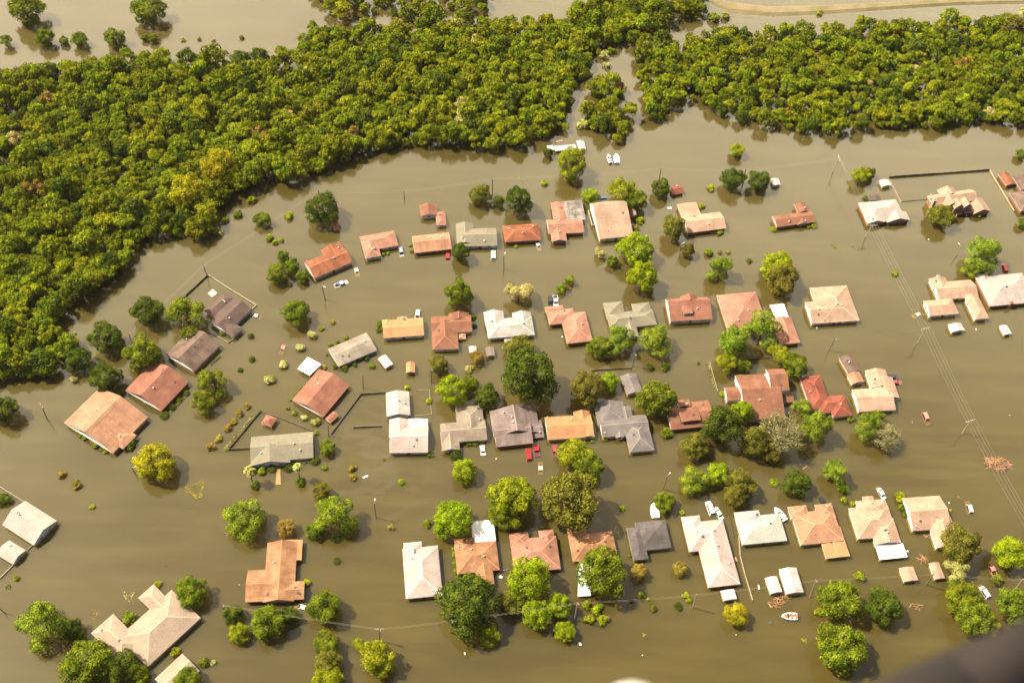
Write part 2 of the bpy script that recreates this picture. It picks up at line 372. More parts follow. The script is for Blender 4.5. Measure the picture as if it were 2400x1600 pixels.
GLASS = plain('dark_glass', (.02, .025, .03), .08, .2)
DARK = plain('dark_metal', (.04, .04, .045), .5, .2)
DOORM = plain('door_paint', (.16, .05, .035), .5, .15)
TARP = plain('blue_tarp', (.05, .14, .34), .5, .2)
def clip(P, a, b, c):
    o = []
    for i in range(len(P)):
        p, q = P[i - 1], P[i]; dp, dq = a * p[0] + b * p[1] + c, a * q[0] + b * q[1] + c
        if (dp >= 0) != (dq >= 0):
            t = dp / (dp - dq); o.append((p[0] + (q[0] - p[0]) * t, p[1] + (q[1] - p[1]) * t))
        if dq >= 0: o.append(q)
    return o
def area(P): return abs(sum(P[i - 1][0] * P[i][1] - P[i][0] * P[i - 1][1] for i in range(len(P)))) / 2
def wing_planes(W):
    x0, x1, y0, y1, code, he, pitch, off = W
    if code[0] == 's': return [(0, pitch, he - pitch * y0)], None                    # one plane rising to the back
    if code[0] == 'u':
        w = y1 - y0; rise = pitch * w / 2
        a = rise / (w * off); b = rise / (w * (1 - off))
        pl = [(0, a, he - a * y0), (0, -b, he + b * y1)]
        k = rise / (w / 2)
        if code[1] == 'h': pl.append((k, 0, he - k * x0))
        if code[2] == 'h': pl.append((-k, 0, he + k * x1))
        rid = [(x0, y0 + w * off), (x1, y0 + w * off)]
        run = min(w / 2, (x1 - x0) / 2)
        if code[1] == 'h': rid[0] = (x0 + run, rid[0][1])
        if code[2] == 'h': rid[1] = (x1 - run, rid[1][1])
    else:
        w = x1 - x0; rise = pitch * w / 2
        a = rise / (w * off); b = rise / (w * (1 - off))
        pl = [(a, 0, he - a * x0), (-b, 0, he + b * x1)]
        k = rise / (w / 2)
        if code[1] == 'h': pl.append((0, k, he - k * y0))
        if code[2] == 'h': pl.append((0, -k, he + k * y1))
        rid = [(x0 + w * off, y0), (x0 + w * off, y1)]
        run = min(w / 2, (y1 - y0) / 2)
        if code[1] == 'h': rid[0] = (rid[0][0], y0 + run)
        if code[2] == 'h': rid[1] = (rid[1][0], y1 - run)
    return pl, rid
def zof(pl, p): return min(a * p[0] + b * p[1] + c for a, b, c in pl)
HOUSES = []
WINF = MB(); WINF.box(-.6, .6, -.05, 0, -.5, .5); WINF = WINF.mesh('window_frame', TRIM)
WINP = MB(); WINP.box(-.5, -.03, -.07, -.052, -.42, .42); WINP.box(.03, .5, -.07, -.052, -.42, .42); WINP = WINP.mesh('window_pane', GLASS)
DOORB = MB(); DOORB.box(-.5, .5, -.06, 0, -1.4, .62); DOORB.box(-.36, .36, -.075, -.061, -.1, .5, 1); DOORB = DOORB.mesh('door', [DOORM, GLASS])
PIPE = MB(); PIPE.tube((0, 0, -.25), (0, 0, .42), .075, .075, 7); PIPE = PIPE.mesh('vent_pipe', DARK)
TURB = MB(); TURB.tube((0, 0, -.25), (0, 0, .3), .13, .13, 8); TURB.loft([[(math.cos(i * .785) * r, math.sin(i * .785) * r, z) for i in range(8)] for r, z in ((.14, .3), (.27, .42), (.29, .55), (.2, .68), (.05, .74))]); TURB = TURB.mesh('turbine_vent', TRIM)
SKYL = MB(); SKYL.box(-.35, .35, -.3, .3, -.2, .16); SKYL = SKYL.mesh('box_vent', DARK)
DISH = MB(); DISH.tube((0, 0, -.3), (0, 0, .5), .04, .04, 5); DISH.loft([[(math.cos(i * .785) * r, -.1 + d, .75 + math.sin(i * .785) * r) for i in range(8)] for r, d in ((.42, -.14), (.3, -.04), (.05, .0))]); DISH = DISH.mesh('satellite_dish', TRIM)
def house(desc, extra, t, axis, wings, roof='salmon', wall='white', he=1.9, pitch=.36, cat='house', name='house', vents=3, win=True, slabs=(), chim=(), cap=True, alt=None, dish=0):
    """wings: (corner px, opposite corner px, code, {he, pitch, off, mat})   codes: ridge u = along the axis, v = across; g gable, h hip"""
    a, b = at(t, *axis[0], he), at(t, *axis[1], he); th = math.atan2(b.y - a.y, b.x - a.x)
    U = Vector((math.cos(th), math.sin(th), 0)); V = Vector((-U.y, U.x, 0))
    pts = [at(t, *p, (wg[3] if len(wg) > 3 else {}).get('he', he)) for wg in wings for p in wg[:2]]
    org = sum(pts, Vector()) / len(pts); org.z = 0
    loc = lambda p: ((p - org).dot(U), (p - org).dot(V))
    root = ob(name, None, None, org, th); HOUSES.append((root, desc)); rnd = random.Random(desc)
    WS = []
    for i, wg in enumerate(wings):
        o = wg[3] if len(wg) > 3 else {}; h = o.get('he', he)
        (xa, ya), (xb, yb) = loc(at(t, *wg[0], h)), loc(at(t, *wg[1], h)); e = .004 * i
        WS.append(((min(xa, xb) + e, max(xa, xb) - e, min(ya, yb) + e, max(ya, yb) - e, wg[2], h + .003 * i, o.get('pitch', pitch), o.get('off', .5)), o))
    info = [wing_planes(W) for W, _ in WS]
    mats = [ROOF[roof]]
    rf = MB(); fa = MB(); wl = MB(); rc = MB()
    for i, (W, o) in enumerate(WS):
        x0, x1, y0, y1, code, h, pt, off = W; pl, rid = info[i]; mi = 0
        if 'mat' in o:
            mm = ROOF.get(o['mat']) or WHITE
            if mm not in mats: mats.append(mm)
            mi = mats.index(mm)
        rect = [(x0, y0), (x1, y0), (x1, y1), (x0, y1)]
        for k, (A, B, C) in enumerate(pl):
            f = rect
            for j, (a2, b2, c2) in enumerate(pl):
                if j != k and f: f = clip(f, a2 - A, b2 - B, c2 - C)
            if len(f) < 3 or area(f) < .02: continue
            todo = [f]
            for j, (W2, o2) in enumerate(WS):
                if j == i: continue
                r2 = [(W2[0], W2[2]), (W2[1], W2[2]), (W2[1], W2[3]), (W2[0], W2[3])]
                for k2, (A2, B2, C2) in enumerate(info[j][0]):
                    cons = [(1, 0, -W2[0]), (-1, 0, W2[1]), (0, 1, -W2[2]), (0, -1, W2[3])]
                    cons += [(a3 - A2, b3 - B2, c3 - C2) for m3, (a3, b3, c3) in enumerate(info[j][0]) if m3 != k2]
                    eps = .02 if j < i else -.02
                    cons.append((A2 - A, B2 - B, C2 - C + eps))
                    nxt = []
                    for P in todo:
                        rest = P; outp = []
                        for (a, b, c) in cons:
                            q = clip(rest, -a, -b, -c)
                            if len(q) >= 3 and area(q) > .003: outp.append(q)
                            rest = clip(rest, a, b, c)
                            if len(rest) < 3: break
                        if len(rest) >= 3 and area(rest) > .003: nxt += outp
                        else: nxt.append(P)
                    todo = nxt
            for P in todo: rf.face([(x, y, A * x + B * y + C) for x, y in P], mi)
        # fascia, rakes and the boarded underside
        g0, g1 = (code[1] in 'gn', code[2] in 'gn') if code[0] in 'uv' else (True, True)
        d = .2
        def strip(P): 
            for p, q in zip(P, P[1:]): fa.face([(p[0], p[1], p[2] - d), (q[0], q[1], q[2] - d), q, p])
        z = lambda x, y: zof(pl, (x, y))
        rx, ry = (x0 + (x1 - x0) * off, y0 + (y1 - y0) * off)
        n_ = [(x0, y0), (x1, y0)]; e_ = [(x1, y0), (x1, y1)]; f_ = [(x1, y1), (x0, y1)]; w_ = [(x0, y1), (x0, y0)]
        if code[0] == 'v': n_.insert(1, (rx, y0)); f_.insert(1, (rx, y1))
        if code[0] == 'u': e_.insert(1, (x1, ry)); w_.insert(1, (x0, ry))
        for sd in (n_, e_, f_, w_): strip([(x, y, z(x, y) - .004) for x, y in sd])
        if code[0] != 's': fa.face([(x0 + .01, y0 + .01, h - .18), (x0 + .01, y1 - .01, h - .18), (x1 - .01, y1 - .01, h - .18), (x1 - .01, y0 + .01, h - .18)])
        else: fa.face([(x, y, z(x, y) - .19) for x, y in reversed(rect)])
        # walls
        if not o.get('open'):
            iu = .5; ig = .35
            a0 = x0 + (ig if code[0] == 'u' and g0 else iu); a1 = x1 - (ig if code[0] == 'u' and g1 else iu)
            b0 = y0 + (ig if code[0] == 'v' and g0 else iu); b1 = y1 - (ig if code[0] == 'v' and g1 else iu)
            if a1 - a0 > .3 and b1 - b0 > .3:
                zt = h - .182
                for P in ([(a0, b0), (a1, b0)], [(a1, b0), (a1, b1)], [(a1, b1), (a0, b1)], [(a0, b1), (a0, b0)]):
                    (px, py), (qx, qy) = P; wl.face([(px, py, -1.7), (qx, qy, -1.7), (qx, qy, zt), (px, py, zt)])
                s = .06
                if code[0] == 'v':
                    if g0: wl.face([(a0, b0, zt), (a1, b0, zt), (a1, b0, z(a1, b0) - s), (rx, b0, z(rx, b0) - s), (a0, b0, z(a0, b0) - s)])
                    if g1: wl.face([(a1, b1, zt), (a0, b1, zt), (a0, b1, z(a0, b1) - s), (rx, b1, z(rx, b1) - s), (a1, b1, z(a1, b1) - s)])
                if code[0] == 'u':
                    if g1: wl.face([(a1, b0, zt), (a1, b1, zt), (a1, b1, z(a1, b1) - s), (a1, ry, z(a1, ry) - s), (a1, b0, z(a1, b0) - s)])
                    if g0: wl.face([(a0, b1, zt), (a0, b0, zt), (a0, b0, z(a0, b0) - s), (a0, ry, z(a0, ry) - s), (a0, b1, z(a0, b1) - s)])
                if win and h > 1.2:
                    hgt = min(1.1, h - .55); wz = h - .22 - hgt / 2
                    spots = [(a0 + (a1 - a0) * f, b0, 0) for f in ((.22, .5, .78) if a1 - a0 > 9 else (.5,))]
                    spots += [(a0, b0 + (b1 - b0) * f, -math.pi / 2) for f in ((.3, .7) if b1 - b0 > 6 else (.5,))]
                    spots += [(a1, b0 + (b1 - b0) * f, math.pi / 2) for f in ((.3, .7) if b1 - b0 > 6 else (.5,))]
                    for q, (sx, sy, ra) in enumerate(spots):
                        ox, oy = sx + math.sin(ra) * 1.0, sy - math.cos(ra) * 1.0
                        if any(V2[0] < ox < V2[1] and V2[2] < oy < V2[3] for m2, (V2, _) in enumerate(WS) if m2 != i): continue
                        if ra == 0 and q == 1 and a1 - a0 > 9:
                            ob('door', DOORB, root, (sx, sy, wz), ra); continue
                        wo = ob('window', WINF, root, (sx, sy, wz), ra); wo.scale = (1, 1, hgt)
                        ob('pane', WINP, wo, (0, 0, 0))
        elif h > .6:
            for sx in (x0 + .25, x1 - .25):
                for sy in (y0 + .25, y1 - .25):
                    q = MB(); q.box(sx - .07, sx + .07, sy - .07, sy + .07, -1.7, z(sx, sy) - .2); q.build('post', TRIM, root)
        # ridge and hip caps
        if cap and rid and code[0] in 'uv':
            def seg(p, q):
                p, q = Vector((*p, z(*p))), Vector((*q, z(*q)))
                if (q - p).length < .3: return
                d2 = (q - p).normalized(); s2 = Vector((-d2.y, d2.x, 0)).normalized() * .17; dn = Vector((0, 0, .05)); up = Vector((0, 0, .055))
                rc.face([p - s2 - dn, q - s2 - dn, q + up, p + up]); rc.face([p + up, q + up, q + s2 - dn, p + s2 - dn])
            seg(*rid)
            if code[0] == 'u':
                if code[1] == 'h': seg(rid[0], (x0 + .15, y0 + .15)); seg(rid[0], (x0 + .15, y1 - .15))
                if code[2] == 'h': seg(rid[1], (x1 - .15, y0 + .15)); seg(rid[1], (x1 - .15, y1 - .15))
            else:
                if code[1] == 'h': seg(rid[0], (x0 + .15, y0 + .15)); seg(rid[0], (x1 - .15, y0 + .15))
                if code[2] == 'h': seg(rid[1], (x0 + .15, y1 - .15)); seg(rid[1], (x1 - .15, y1 - .15))
    if rc.f:
        if roof not in CAPS: CAPS[roof] = plain('ridge_cap_' + roof, tuple(min(.9, c * 1.12) for c in RBASE[roof]), .85, .1)
        n = len(rf.v); rf.v += rc.v; rf.f += [tuple(n + i for i in f) for f in rc.f]; rf.m += [len(mats)] * len(rc.f); mats = mats + [CAPS[roof]]
    ro = rf.build('roof', mats, root)
    fa.build('fascia', TRIM, root)
    if wl.f: wl.build('wall', WALL[wall], root)
    
    top = lambda x, y: max([zof(info[i][0], (x, y)) for i, (W, o) in enumerate(WS) if W[0] < x < W[1] and W[2] < y < W[3]] or [None])
    for k in range(vents):
        W = WS[rnd.randrange(len(WS))][0]; x = rnd.uniform(W[0] + (W[1] - W[0]) * .15, W[1] - (W[1] - W[0]) * .15); y = rnd.uniform(W[2] + (W[3] - W[2]) * .15, W[3] - (W[3] - W[2]) * .15)
        ob('roof_vent', (PIPE, TURB, SKYL, PIPE, TURB)[rnd.randrange(5)], ro, (x, y, top(x, y)), rnd.random() * 6)
    if dish:
        W = WS[0][0]; x, y = W[0] + .8, W[3] - .9 if dish == 1 else W[2] + .9
        ob('satellite_dish', DISH, ro, (x, y, top(x, y) - .05), 2.4)
    for pxs, hz, mt, nm in slabs:                                     # patio covers and porch roofs, on posts
        P = [loc(at(t, *p, hz)) for p in pxs]; cx = sum(p[0] for p in P) / 4; cy = sum(p[1] for p in P) / 4
        q = MB(); q.loft([[(x, y, hz - .12) for x, y in P], [(x, y, hz) for x, y in P]]); s = q.build(nm, ROOF.get(mt) or mt, root)
        for x, y in P:
            x, y = x + (cx - x) * .06, y + (cy - y) * .06; q = MB(); q.box(x - .06, x + .06, y - .06, y + .06, -1.7, hz - .12); q.build('post', TRIM, s)
    for (p, h0, wd, mt) in chim:
        x, y = loc(at(t, *p, h0 - .4)); q = MB(); q.box(x - wd / 2, x + wd / 2, y - wd * .4, y + wd * .4, -1.7, h0); q.box(x - wd / 2 - .07, x + wd / 2 + .07, y - wd * .4 - .07, y + wd * .4 + .07, h0 + .001, h0 + .14); q.box(x - wd * .3, x + wd * .3, y - wd * .22, y + wd * .22, h0 + .142, h0 + .24, 1)
        q.build('chimney', [WALL[mt], DARK], root)
    tag(root, extra, cat, 'flooded houses' if cat == 'house' else 'flooded sheds and garages')
    return root, loc
CAPS = {}
RBASE = {'pale': S(214, 200, 188), 'tan': S(214, 186, 160), 'orange': S(208, 142, 92), 'oran2': S(236, 172, 112), 'peach': S(222, 164, 128), 'salmon': S(212, 148, 118), 'pinkw': S(244, 228, 218),
         'white': S(240, 234, 226), 'mint': S(220, 218, 204), 'dark': S(112, 102, 100), 'greyg': S(166, 156, 132), 'grey': S(160, 146, 138), 'streak': S(192, 176, 158), 'taupe': S(190, 170, 150), 'mauve': S(176, 154, 146),
         'red': S(192, 116, 88), 'dred': S(182, 92, 66), 'rust': S(200, 116, 74), 'brown': S(152, 122, 106), 'dbrown': S(128, 104, 94), 'rbrown': S(178, 116, 84), 'ptan': S(222, 182, 152), 'stain': S(200, 190, 180), 'metal': S(240, 238, 236)}
h = house
# lower left
h('pale-grey gabled house', 'pale-grey gabled house at the far left, white gable wall facing the water', 'H', ((18, 115), (305, 300)), [((18, 115), (522, 77), 'ugg')], 'pale', he=1.7, pitch=.42, cap=False)
h('small pale-grey garage', 'small pale-grey gabled garage below the larger pale-grey house at the left edge', 'H', ((-35, 385), (112, 475)), [((-35, 385), (238, 348), 'ugg')], 'pale', he=1.4, pitch=.4, cat='garage', name='garage', vents=1, cap=False)
h('sprawling tan house', 'big sprawling tan-roofed house with several hipped wings at the lower left', 'H', ((1540, 675), (1845, 968)), [((1845, 968), (1084, 1147), 'vhh'), ((1040, 930), (1107, 1387), 'uhh'), ((1410, 660), (1465, 978), 'uhg'), ((1835, 1455), (1420, 1530), 'vgg', dict(he=1.3, pitch=.3))], 'tan', vents=5, pitch=.34)
h('orange T-shaped house', 'orange-brown T-shaped house with a brighter flat addition at its back', 'A', ((292, 825), (600, 812)), [((497, 280), (740, 815), 'vgg'), ((600, 640), (832, 797), 'ugg'), ((292, 825), (620, 520), 'ugg', dict(pitch=.3)), ((605, 447), (822, 250), 'vgg', dict(pitch=.1, mat='oran2', he=1.7))], 'orange', 'brick', vents=5)
h('narrow pinkish-white house', 'narrow pinkish-white hip-roofed house standing alone left of the front row', 'N', ((200, 795), (527, 762)), [((200, 795), (495, 303), 'vhh'), ((345, 266), (190, 480), 'vhh')], 'pinkw', vents=5, pitch=.34)
h('white-patio orange house', 'orange-brown hip house with a bright white patio cover behind', 'N', ((672, 568), (1058, 528)), [((672, 568), (1028, 258), 'uhh'), ((830, 225), (660, 420), 'vhh'), ((825, 420), (1015, 660), 'vgh')], 'orange', 'brick', vents=4, slabs=[(((802, 85), (1005, 65), (1028, 262), (815, 275)), 1.75, WHITE, 'patio_cover')])
h('salmon notched-back house', 'salmon hip house with a notch cut in its back edge, tree in front', 'N', ((1190, 555), (1625, 517)), [((1195, 557), (1580, 215), 'uhh'), ((1322, 178), (1165, 330), 'vhh'), ((1555, 157), (1440, 330), 'vhh'), ((1620, 517), (1420, 380), 'vhh')], 'salmon', 'brick', vents=5)
h('tree-hidden orange house', 'orange hip house mostly hidden by the broad tree in front of it', 'N', ((1735, 455), (2145, 410)), [((1735, 455), (2098, 172), 'uhh'), ((1680, 148), (1890, 330), 'vhh')], 'orange', 'brick', slabs=[(((1790, 445), (1905, 440), (1900, 765), (1780, 770)), 1.3, WHITE, 'carport_roof')])
h('charcoal shingled house', 'charcoal dark-shingled L-shaped house', 'B', ((328, 637), (470, 622)), [((400, 548), (622, 262), 'uhh'), ((268, 340), (470, 622), 'vhh')], 'dark', 'white', vents=1, cap=False)
h('long pinkish-white house', 'long pinkish-white L-shaped hip house behind the two parked white vehicles', 'B', ((1018, 888), (1290, 857)), [((1018, 888), (1150, 258), 'vhh'), ((845, 560), (1146, 262), 'uhh'), ((768, 240), (990, 420), 'vhh')], 'pinkw', 'tan', vents=5)
h('greenish-white house', 'greenish-white hip house with a white motor boat at its back corner', 'B', ((1332, 495), (1748, 455)), [((1332, 495), (1672, 205), 'uhh'), ((1485, 175), (1290, 330), 'vhh')], 'mint', 'white', vents=3, cap=False)
h('stained orange house', 'orange stained house with a flat-roofed addition at the front right', 'C', ((305, 498), (490, 478)), [((302, 498), (597, 165), 'uhh'), ((350, 128), (215, 260), 'vhh'), ((582, 110), (470, 260), 'vhh'), ((535, 622), (662, 325), 'vgg', dict(pitch=.05, mat='oran2', he=1.5))], 'peach', 'white', vents=5)
h('white-awning orange house', 'orange house with a bright white flat patio roof at its front end', 'C', ((828, 442), (955, 432)), [((828, 442), (1100, 130), 'uhh'), ((1075, 72), (850, 250), 'vhh'), ((965, 45), (890, 130), 'vgg', dict(pitch=.1)), ((985, 495), (1150, 250), 'vgh')], 'ptan', 'white', vents=5, dish=1, slabs=[(((983, 498), (1237, 478), (1282, 605), (1025, 632)), 1.5, WHITE, 'patio_cover')])
h('rightmost front-row house', 'orange gabled house at the right end of the front row, tree at its corner', 'C', ((1335, 365), (1480, 355)), [((1335, 365), (1575, 42), 'ugg'), ((1548, 525), (1660, 190), 'vgh')], 'ptan', 'white', vents=5, dish=2)
# middle row
h('white cross-gabled house', 'whitish cross-gabled house directly in front of the white garage', 'F', ((1615, 945), (1990, 940)), [((1617, 945), (1975, 690), 'ugg'), ((1612, 800), (1800, 635), 'vgg'), ((1740, 800), (1970, 632), 'vgg', dict(pitch=.08, mat=None, he=1.8))], 'pinkw', 'white', vents=3)
h('white garage', 'white gabled garage with a pale blue front wall and door', 'F', ((1592, 612), (1812, 598)), [((1592, 612), (1798, 380), 'vgg')], 'white', 'blue', he=2.0, cat='garage', name='garage', vents=2, cap=False, pitch=.34)
h('grey palm-front house', 'long grey-green house with two palms in front', 'F', ((355, 798), (920, 750)), [((347, 798), (920, 988), 'ugg'), ((342, 1065), (705, 870), 'vgg')], 'greyg', 'white', vents=4, cap=False, pitch=.3)
h('red patio-canopy house', 'brick-red gabled house with a white patio canopy behind it', 'F', ((722, 460), (1005, 615)), [((722, 460), (1250, 325), 'vgg', dict(he=1.7)), ((1005, 613), (1000, 400), 'uhh', dict(he=1.7, pitch=.3))], 'red', 'brick', vents=3, cap=False, slabs=[(((772, 172), (868, 62), (993, 130), (883, 234)), 1.9, WHITE, 'patio_canopy')])
h('streaked mobile home', 'long grey-streaked gabled mobile home', 'G', ((268, 1440), (620, 1290)), [((268, 1440), (720, 1450), 'ugg')], 'streak', 'blue', he=1.7, pitch=.22, vents=4, cap=False)
h('taupe L-shaped house', 'taupe L-shaped house with a round clipped bush at its front corner', 'M', ((125, 680), (505, 648)), [((557, 822), (122, 675), 'ugg'), ((507, 505), (285, 745), 'vgh'), ((140, 930), (288, 740), 'vgg')], 'taupe', 'white', vents=5)
h('grey-mauve wide house', 'wide grey-mauve house half covered at the back by the largest tree', 'M', ((640, 890), (945, 857)), [((640, 890), (935, 610), 'ugg'), ((615, 800), (1000, 520), 'vgg'), ((930, 815), (1050, 640), 'ugg', dict(he=1.2))], 'mauve', 'brick', vents=7)
h('bright orange gabled house', 'bright orange gabled house behind the flooded red cars', 'M', ((1112, 825), (1535, 797)), [((1112, 825), (1505, 590), 'ugg'), ((1370, 720), (1492, 558), 'vgg'), ((1430, 803), (1533, 720), 'vgg')], 'oran2', 'white', vents=5, dish=1)
h('slate-grey rambling house', 'slate-grey house with many wings and a tiny porch gable', 'M', ((1615, 800), (1830, 780)), [((1615, 802), (2010, 590), 'ugg'), ((1800, 470), (1575, 690), 'vhg'), ((1785, 660), (1870, 515), 'vgg', dict(pitch=.25)), ((1865, 940), (2030, 650), 'vhh'), ((1740, 808), (1803, 735), 'vgg')], 'grey', 'white', vents=4, dish=2)
h('grey back-yard shed', 'weathered grey gabled shed behind the slate-grey house', 'M', ((1840, 412), (1960, 390)), [((1840, 412), (1922, 215), 'vgg')], 'grey', 'white', he=1.5, cat='shed', name='shed', vents=0, cap=False)
h('raised-roof red house', 'brown-red house with a raised roof section over a dark window strip', 'Q', ((285, 733), (600, 700)), [((285, 733), (625, 460), 'ugg'), ((385, 660), (528, 525), 'vgg', dict(he=3.9, pitch=.1)), ((360, 520), (450, 450), 'vgg', dict(he=3.6, pitch=.1))], 'rbrown', 'brick', vents=4, cap=False)
h('two-storey red house', 'two-storey brown-red house with white gable walls, tallest of the district', 'Q', ((965, 640), (1280, 625)), [((968, 640), (1228, 215), 'ugg', dict(he=2.4, off=.55)), ((1205, 378), (1320, 170), 'ugg', dict(he=5.0, pitch=.45, off=.6)), ((1280, 482), (1395, 395), 'ugg', dict(he=1.6)), ((800, 465), (940, 335), 'ugg', dict(he=2.6))], 'rbrown', 'white', vents=4, cap=False)
h('dark-red hip house', 'dark-red hip-roofed house half in the shade of a tree', 'Q', ((1572, 548), (1700, 535)), [((1572, 548), (1655, 228), 'vhh'), ((1658, 582), (1872, 410), 'uhh'), ((1775, 617), (1885, 430), 'vhh')], 'dred', 'white', vents=4, dish=1)
h('grey-roofed trailer', 'long narrow grey-roofed trailer behind a small rusty shed', 'O', ((735, 212), (825, 190)), [((735, 212), (762, 38), 'vgg', dict(pitch=.1))], 'brown', 'tan', he=1.9, cat='trailer', name='trailer', vents=2, cap=False, win=False)
h('small rusty shed', 'small rusty gabled shed with white walls in front of the long trailer', 'O', ((770, 315), (880, 292)), [((770, 315), (838, 200), 'vgg')], 'peach', 'white', he=1.6, cat='shed', name='shed', vents=0, cap=False)
h('pink-tan two-block house', 'pink-tan house of two gabled blocks beside the trailer', 'O', ((835, 568), (1185, 550)), [((835, 568), (1105, 345), 'ugg', dict(he=1.8)), ((945, 350), (1078, 178), 'vgg'), ((1000, 450), (1143, 250), 'vgg')], 'ptan', 'white', vents=4, cap=False)
# back row, left to right
h('salmon L-shaped house', 'salmon L-shaped hip house with a small grey van at its right', 'G', ((560, 410), (885, 352)), [((560, 410), (916, 490), 'uhh'), ((612, 612), (715, 430), 'vhh')], 'salmon', 'white', vents=5)
h('tilted rust-orange house', 'rust-orange gabled house set at a slant beside a half-sunk pickup', 'G', ((135, 795), (500, 640)), [((50, 650), (500, 640), 'ugg'), ((378, 457), (262, 620), 'vgg', dict(pitch=.22))], 'rust', 'white', vents=3, dish=1)
h('porch-posted salmon house', 'salmon gabled house with white porch posts along its front', 'G', ((1065, 560), (1390, 525)), [((1065, 560), (1378, 370), 'ugg')], 'peach', 'brick', vents=4)
h('grey-green gabled house', 'grey-green gabled house with a small dark tree at its front corner', 'G', ((1640, 495), (1825, 490)), [((1825, 492), (1500, 338), 'ugg'), ((1452, 480), (1600, 288), 'vgg')], 'greyg', 'blue', vents=4)
h('rust-orange hip house', 'rust-orange hip-roofed house with a small white car at its front corner', 'G', ((1895, 460), (2228, 438)), [((1895, 460), (2200, 288), 'uhh')], 'rust', 'brick', vents=4)
h('brown back garage', 'small brown-salmon gabled garage, the larger of a pair behind the row', 'G', ((1122, 225), (1275, 212)), [((1122, 225), (1262, 110), 'vgg')], 'rbrown', 'white', cat='garage', name='garage', vents=0, cap=False)
h('brown back cottage', 'small brown-salmon hip shed with a white front, touching the brown garage', 'G', ((1268, 306), (1362, 300)), [((1268, 308), (1343, 178), 'vhh')], 'salmon', 'white', he=1.6, cat='shed', name='shed', vents=1, cap=False)
h('little red shed', 'little orange-red shed under the round dark tree', 'G', ((320, 350), (380, 338)), [((320, 350), (362, 286), 'vgg')], 'rust', 'brick', he=1.3, cat='shed', name='shed', vents=1, cap=False, win=False)
h('rusty-patched house', 'salmon house with a black-stained white roof section behind', 'K', ((335, 975), (662, 960)), [((337, 975), (640, 830), 'ugg'), ((385, 870), (468, 680), 'vgg', dict(pitch=.2)), ((488, 850), (645, 668), 'vgg', dict(pitch=.1, mat='stain', he=1.7)), ((367, 1045), (480, 880), 'vgg')], 'salmon', 'brick', vents=4, cap=False)
h('steep tan house', 'tan house with one huge steep front roof slope, a deck at its left', 'K', ((805, 1022), (1070, 995)), [((805, 1022), (1015, 660), 'ugg', dict(he=2.2, off=.74, pitch=.42)), ((1040, 808), (1120, 720), 'ugg', dict(he=1.5))], 'ptan', 'white', vents=4, cap=False)
h('tan L-shaped house', 'tan L-shaped house with an olive tree at its front left corner', 'K', ((1615, 965), (1958, 922)), [((1615, 965), (1908, 770), 'ugg'), ((1580, 870), (1692, 680), 'vgg', dict(pitch=.08))], 'ptan', 'brick', vents=4, cap=False)
h('small dark-red shed', 'small dark-red gabled shed beside a dark round tree', 'K', ((1485, 612), (1572, 597)), [((1485, 612), (1545, 524), 'ugg')], 'dred', 'brick', he=1.3, cat='shed', name='shed', vents=1, cap=False, win=False)
h('mauve-brown gabled house', 'mauve-brown gabled house standing alone with clipped bushes at its corners', 'L', ((82, 910), (415, 864)), [((82, 910), (392, 762), 'ugg'), ((278, 780), (345, 685), 'vgg'), ((275, 888), (345, 820), 'vgg')], 'rbrown', 'brick', vents=6, cap=False)
h('pale vented-roof house', 'pale grey hip house with two gabled fronts and dark slots in its roof', 'L', ((915, 872), (1270, 837)), [((915, 872), (1175, 655), 'uhh'), ((915, 880), (1045, 800), 'vgg'), ((1095, 868), (1268, 770), 'vgg')], 'pale', 'brick', vents=2, cap=False, slabs=[(((930, 622), (1020, 612), (1038, 662), (935, 668)), 1.3, 'dbrown', 'patio_cover')])
h('dormered brick house', 'tan-roofed brick house with two white dormers inside a fenced yard', 'L', ((1890, 790), (2045, 765)), [((1525, 725), (1862, 562), 'ugg', dict(he=3.2, pitch=.55)), ((1890, 790), (1965, 640), 'vgg', dict(he=1.9, pitch=.5)), ((1612, 738), (1700, 600), 'vgg', dict(he=3.2, pitch=.6)), ((1600, 640), (1705, 545), 'vgg', dict(he=3.2, pitch=.5)), ((1738, 795), (1880, 760), 'ugg', dict(he=1.5, open=True, pitch=.2)), ((1716, 742), (1762, 660), 'vgg', dict(he=4.3, pitch=.9)), ((1790, 738), (1838, 655), 'vgg', dict(he=4.3, pitch=.9))], 'ptan', 'brick', vents=2, cap=False, dish=1, chim=[((1532, 668), 7.6, 1.3, 'tan')])
h('rust-roofed edge shed', 'rust-orange gabled shed behind the brown house at the right edge', 'L', ((2190, 530), (2280, 515)), [((2190, 530), (2203, 408), 'vgg')], 'rust', 'brick', he=1.4, cat='shed', name='shed', vents=0, cap=False)
h('brown edge house', 'brown-roofed house cut off by the right edge of the picture', 'L', ((2222, 592), (2352, 575)), [((2325, 765), (2480, 560), 'uhh'), ((2325, 572), (2450, 425), 'vgg')], 'brown', 'brick', vents=0)
h('pink-tan square house', 'large square pink-tan hip house standing alone on the right', 'I', ((405, 817), (845, 787)), [((382, 487), (845, 788), 'vhh'), ((405, 818), (760, 590), 'ugh')], 'ptan', 'white', vents=5, he=1.8, dish=2)
h('pink-tan U-shaped house', 'pink-tan U-shaped house with a small sunk car at its front left', 'I', ((1885, 780), (2033, 767)), [((1572, 600), (1860, 412), 'ugg', dict(he=1.8)), ((1515, 490), (1630, 392), 'vgg', dict(he=1.8)), ((2033, 767), (1800, 560), 'vhg'), ((1490, 748), (1690, 585), 'ugh')], 'ptan', 'white', vents=4, cap=False, chim=[((1560, 390), 3.0, 1.1, 'pink')])
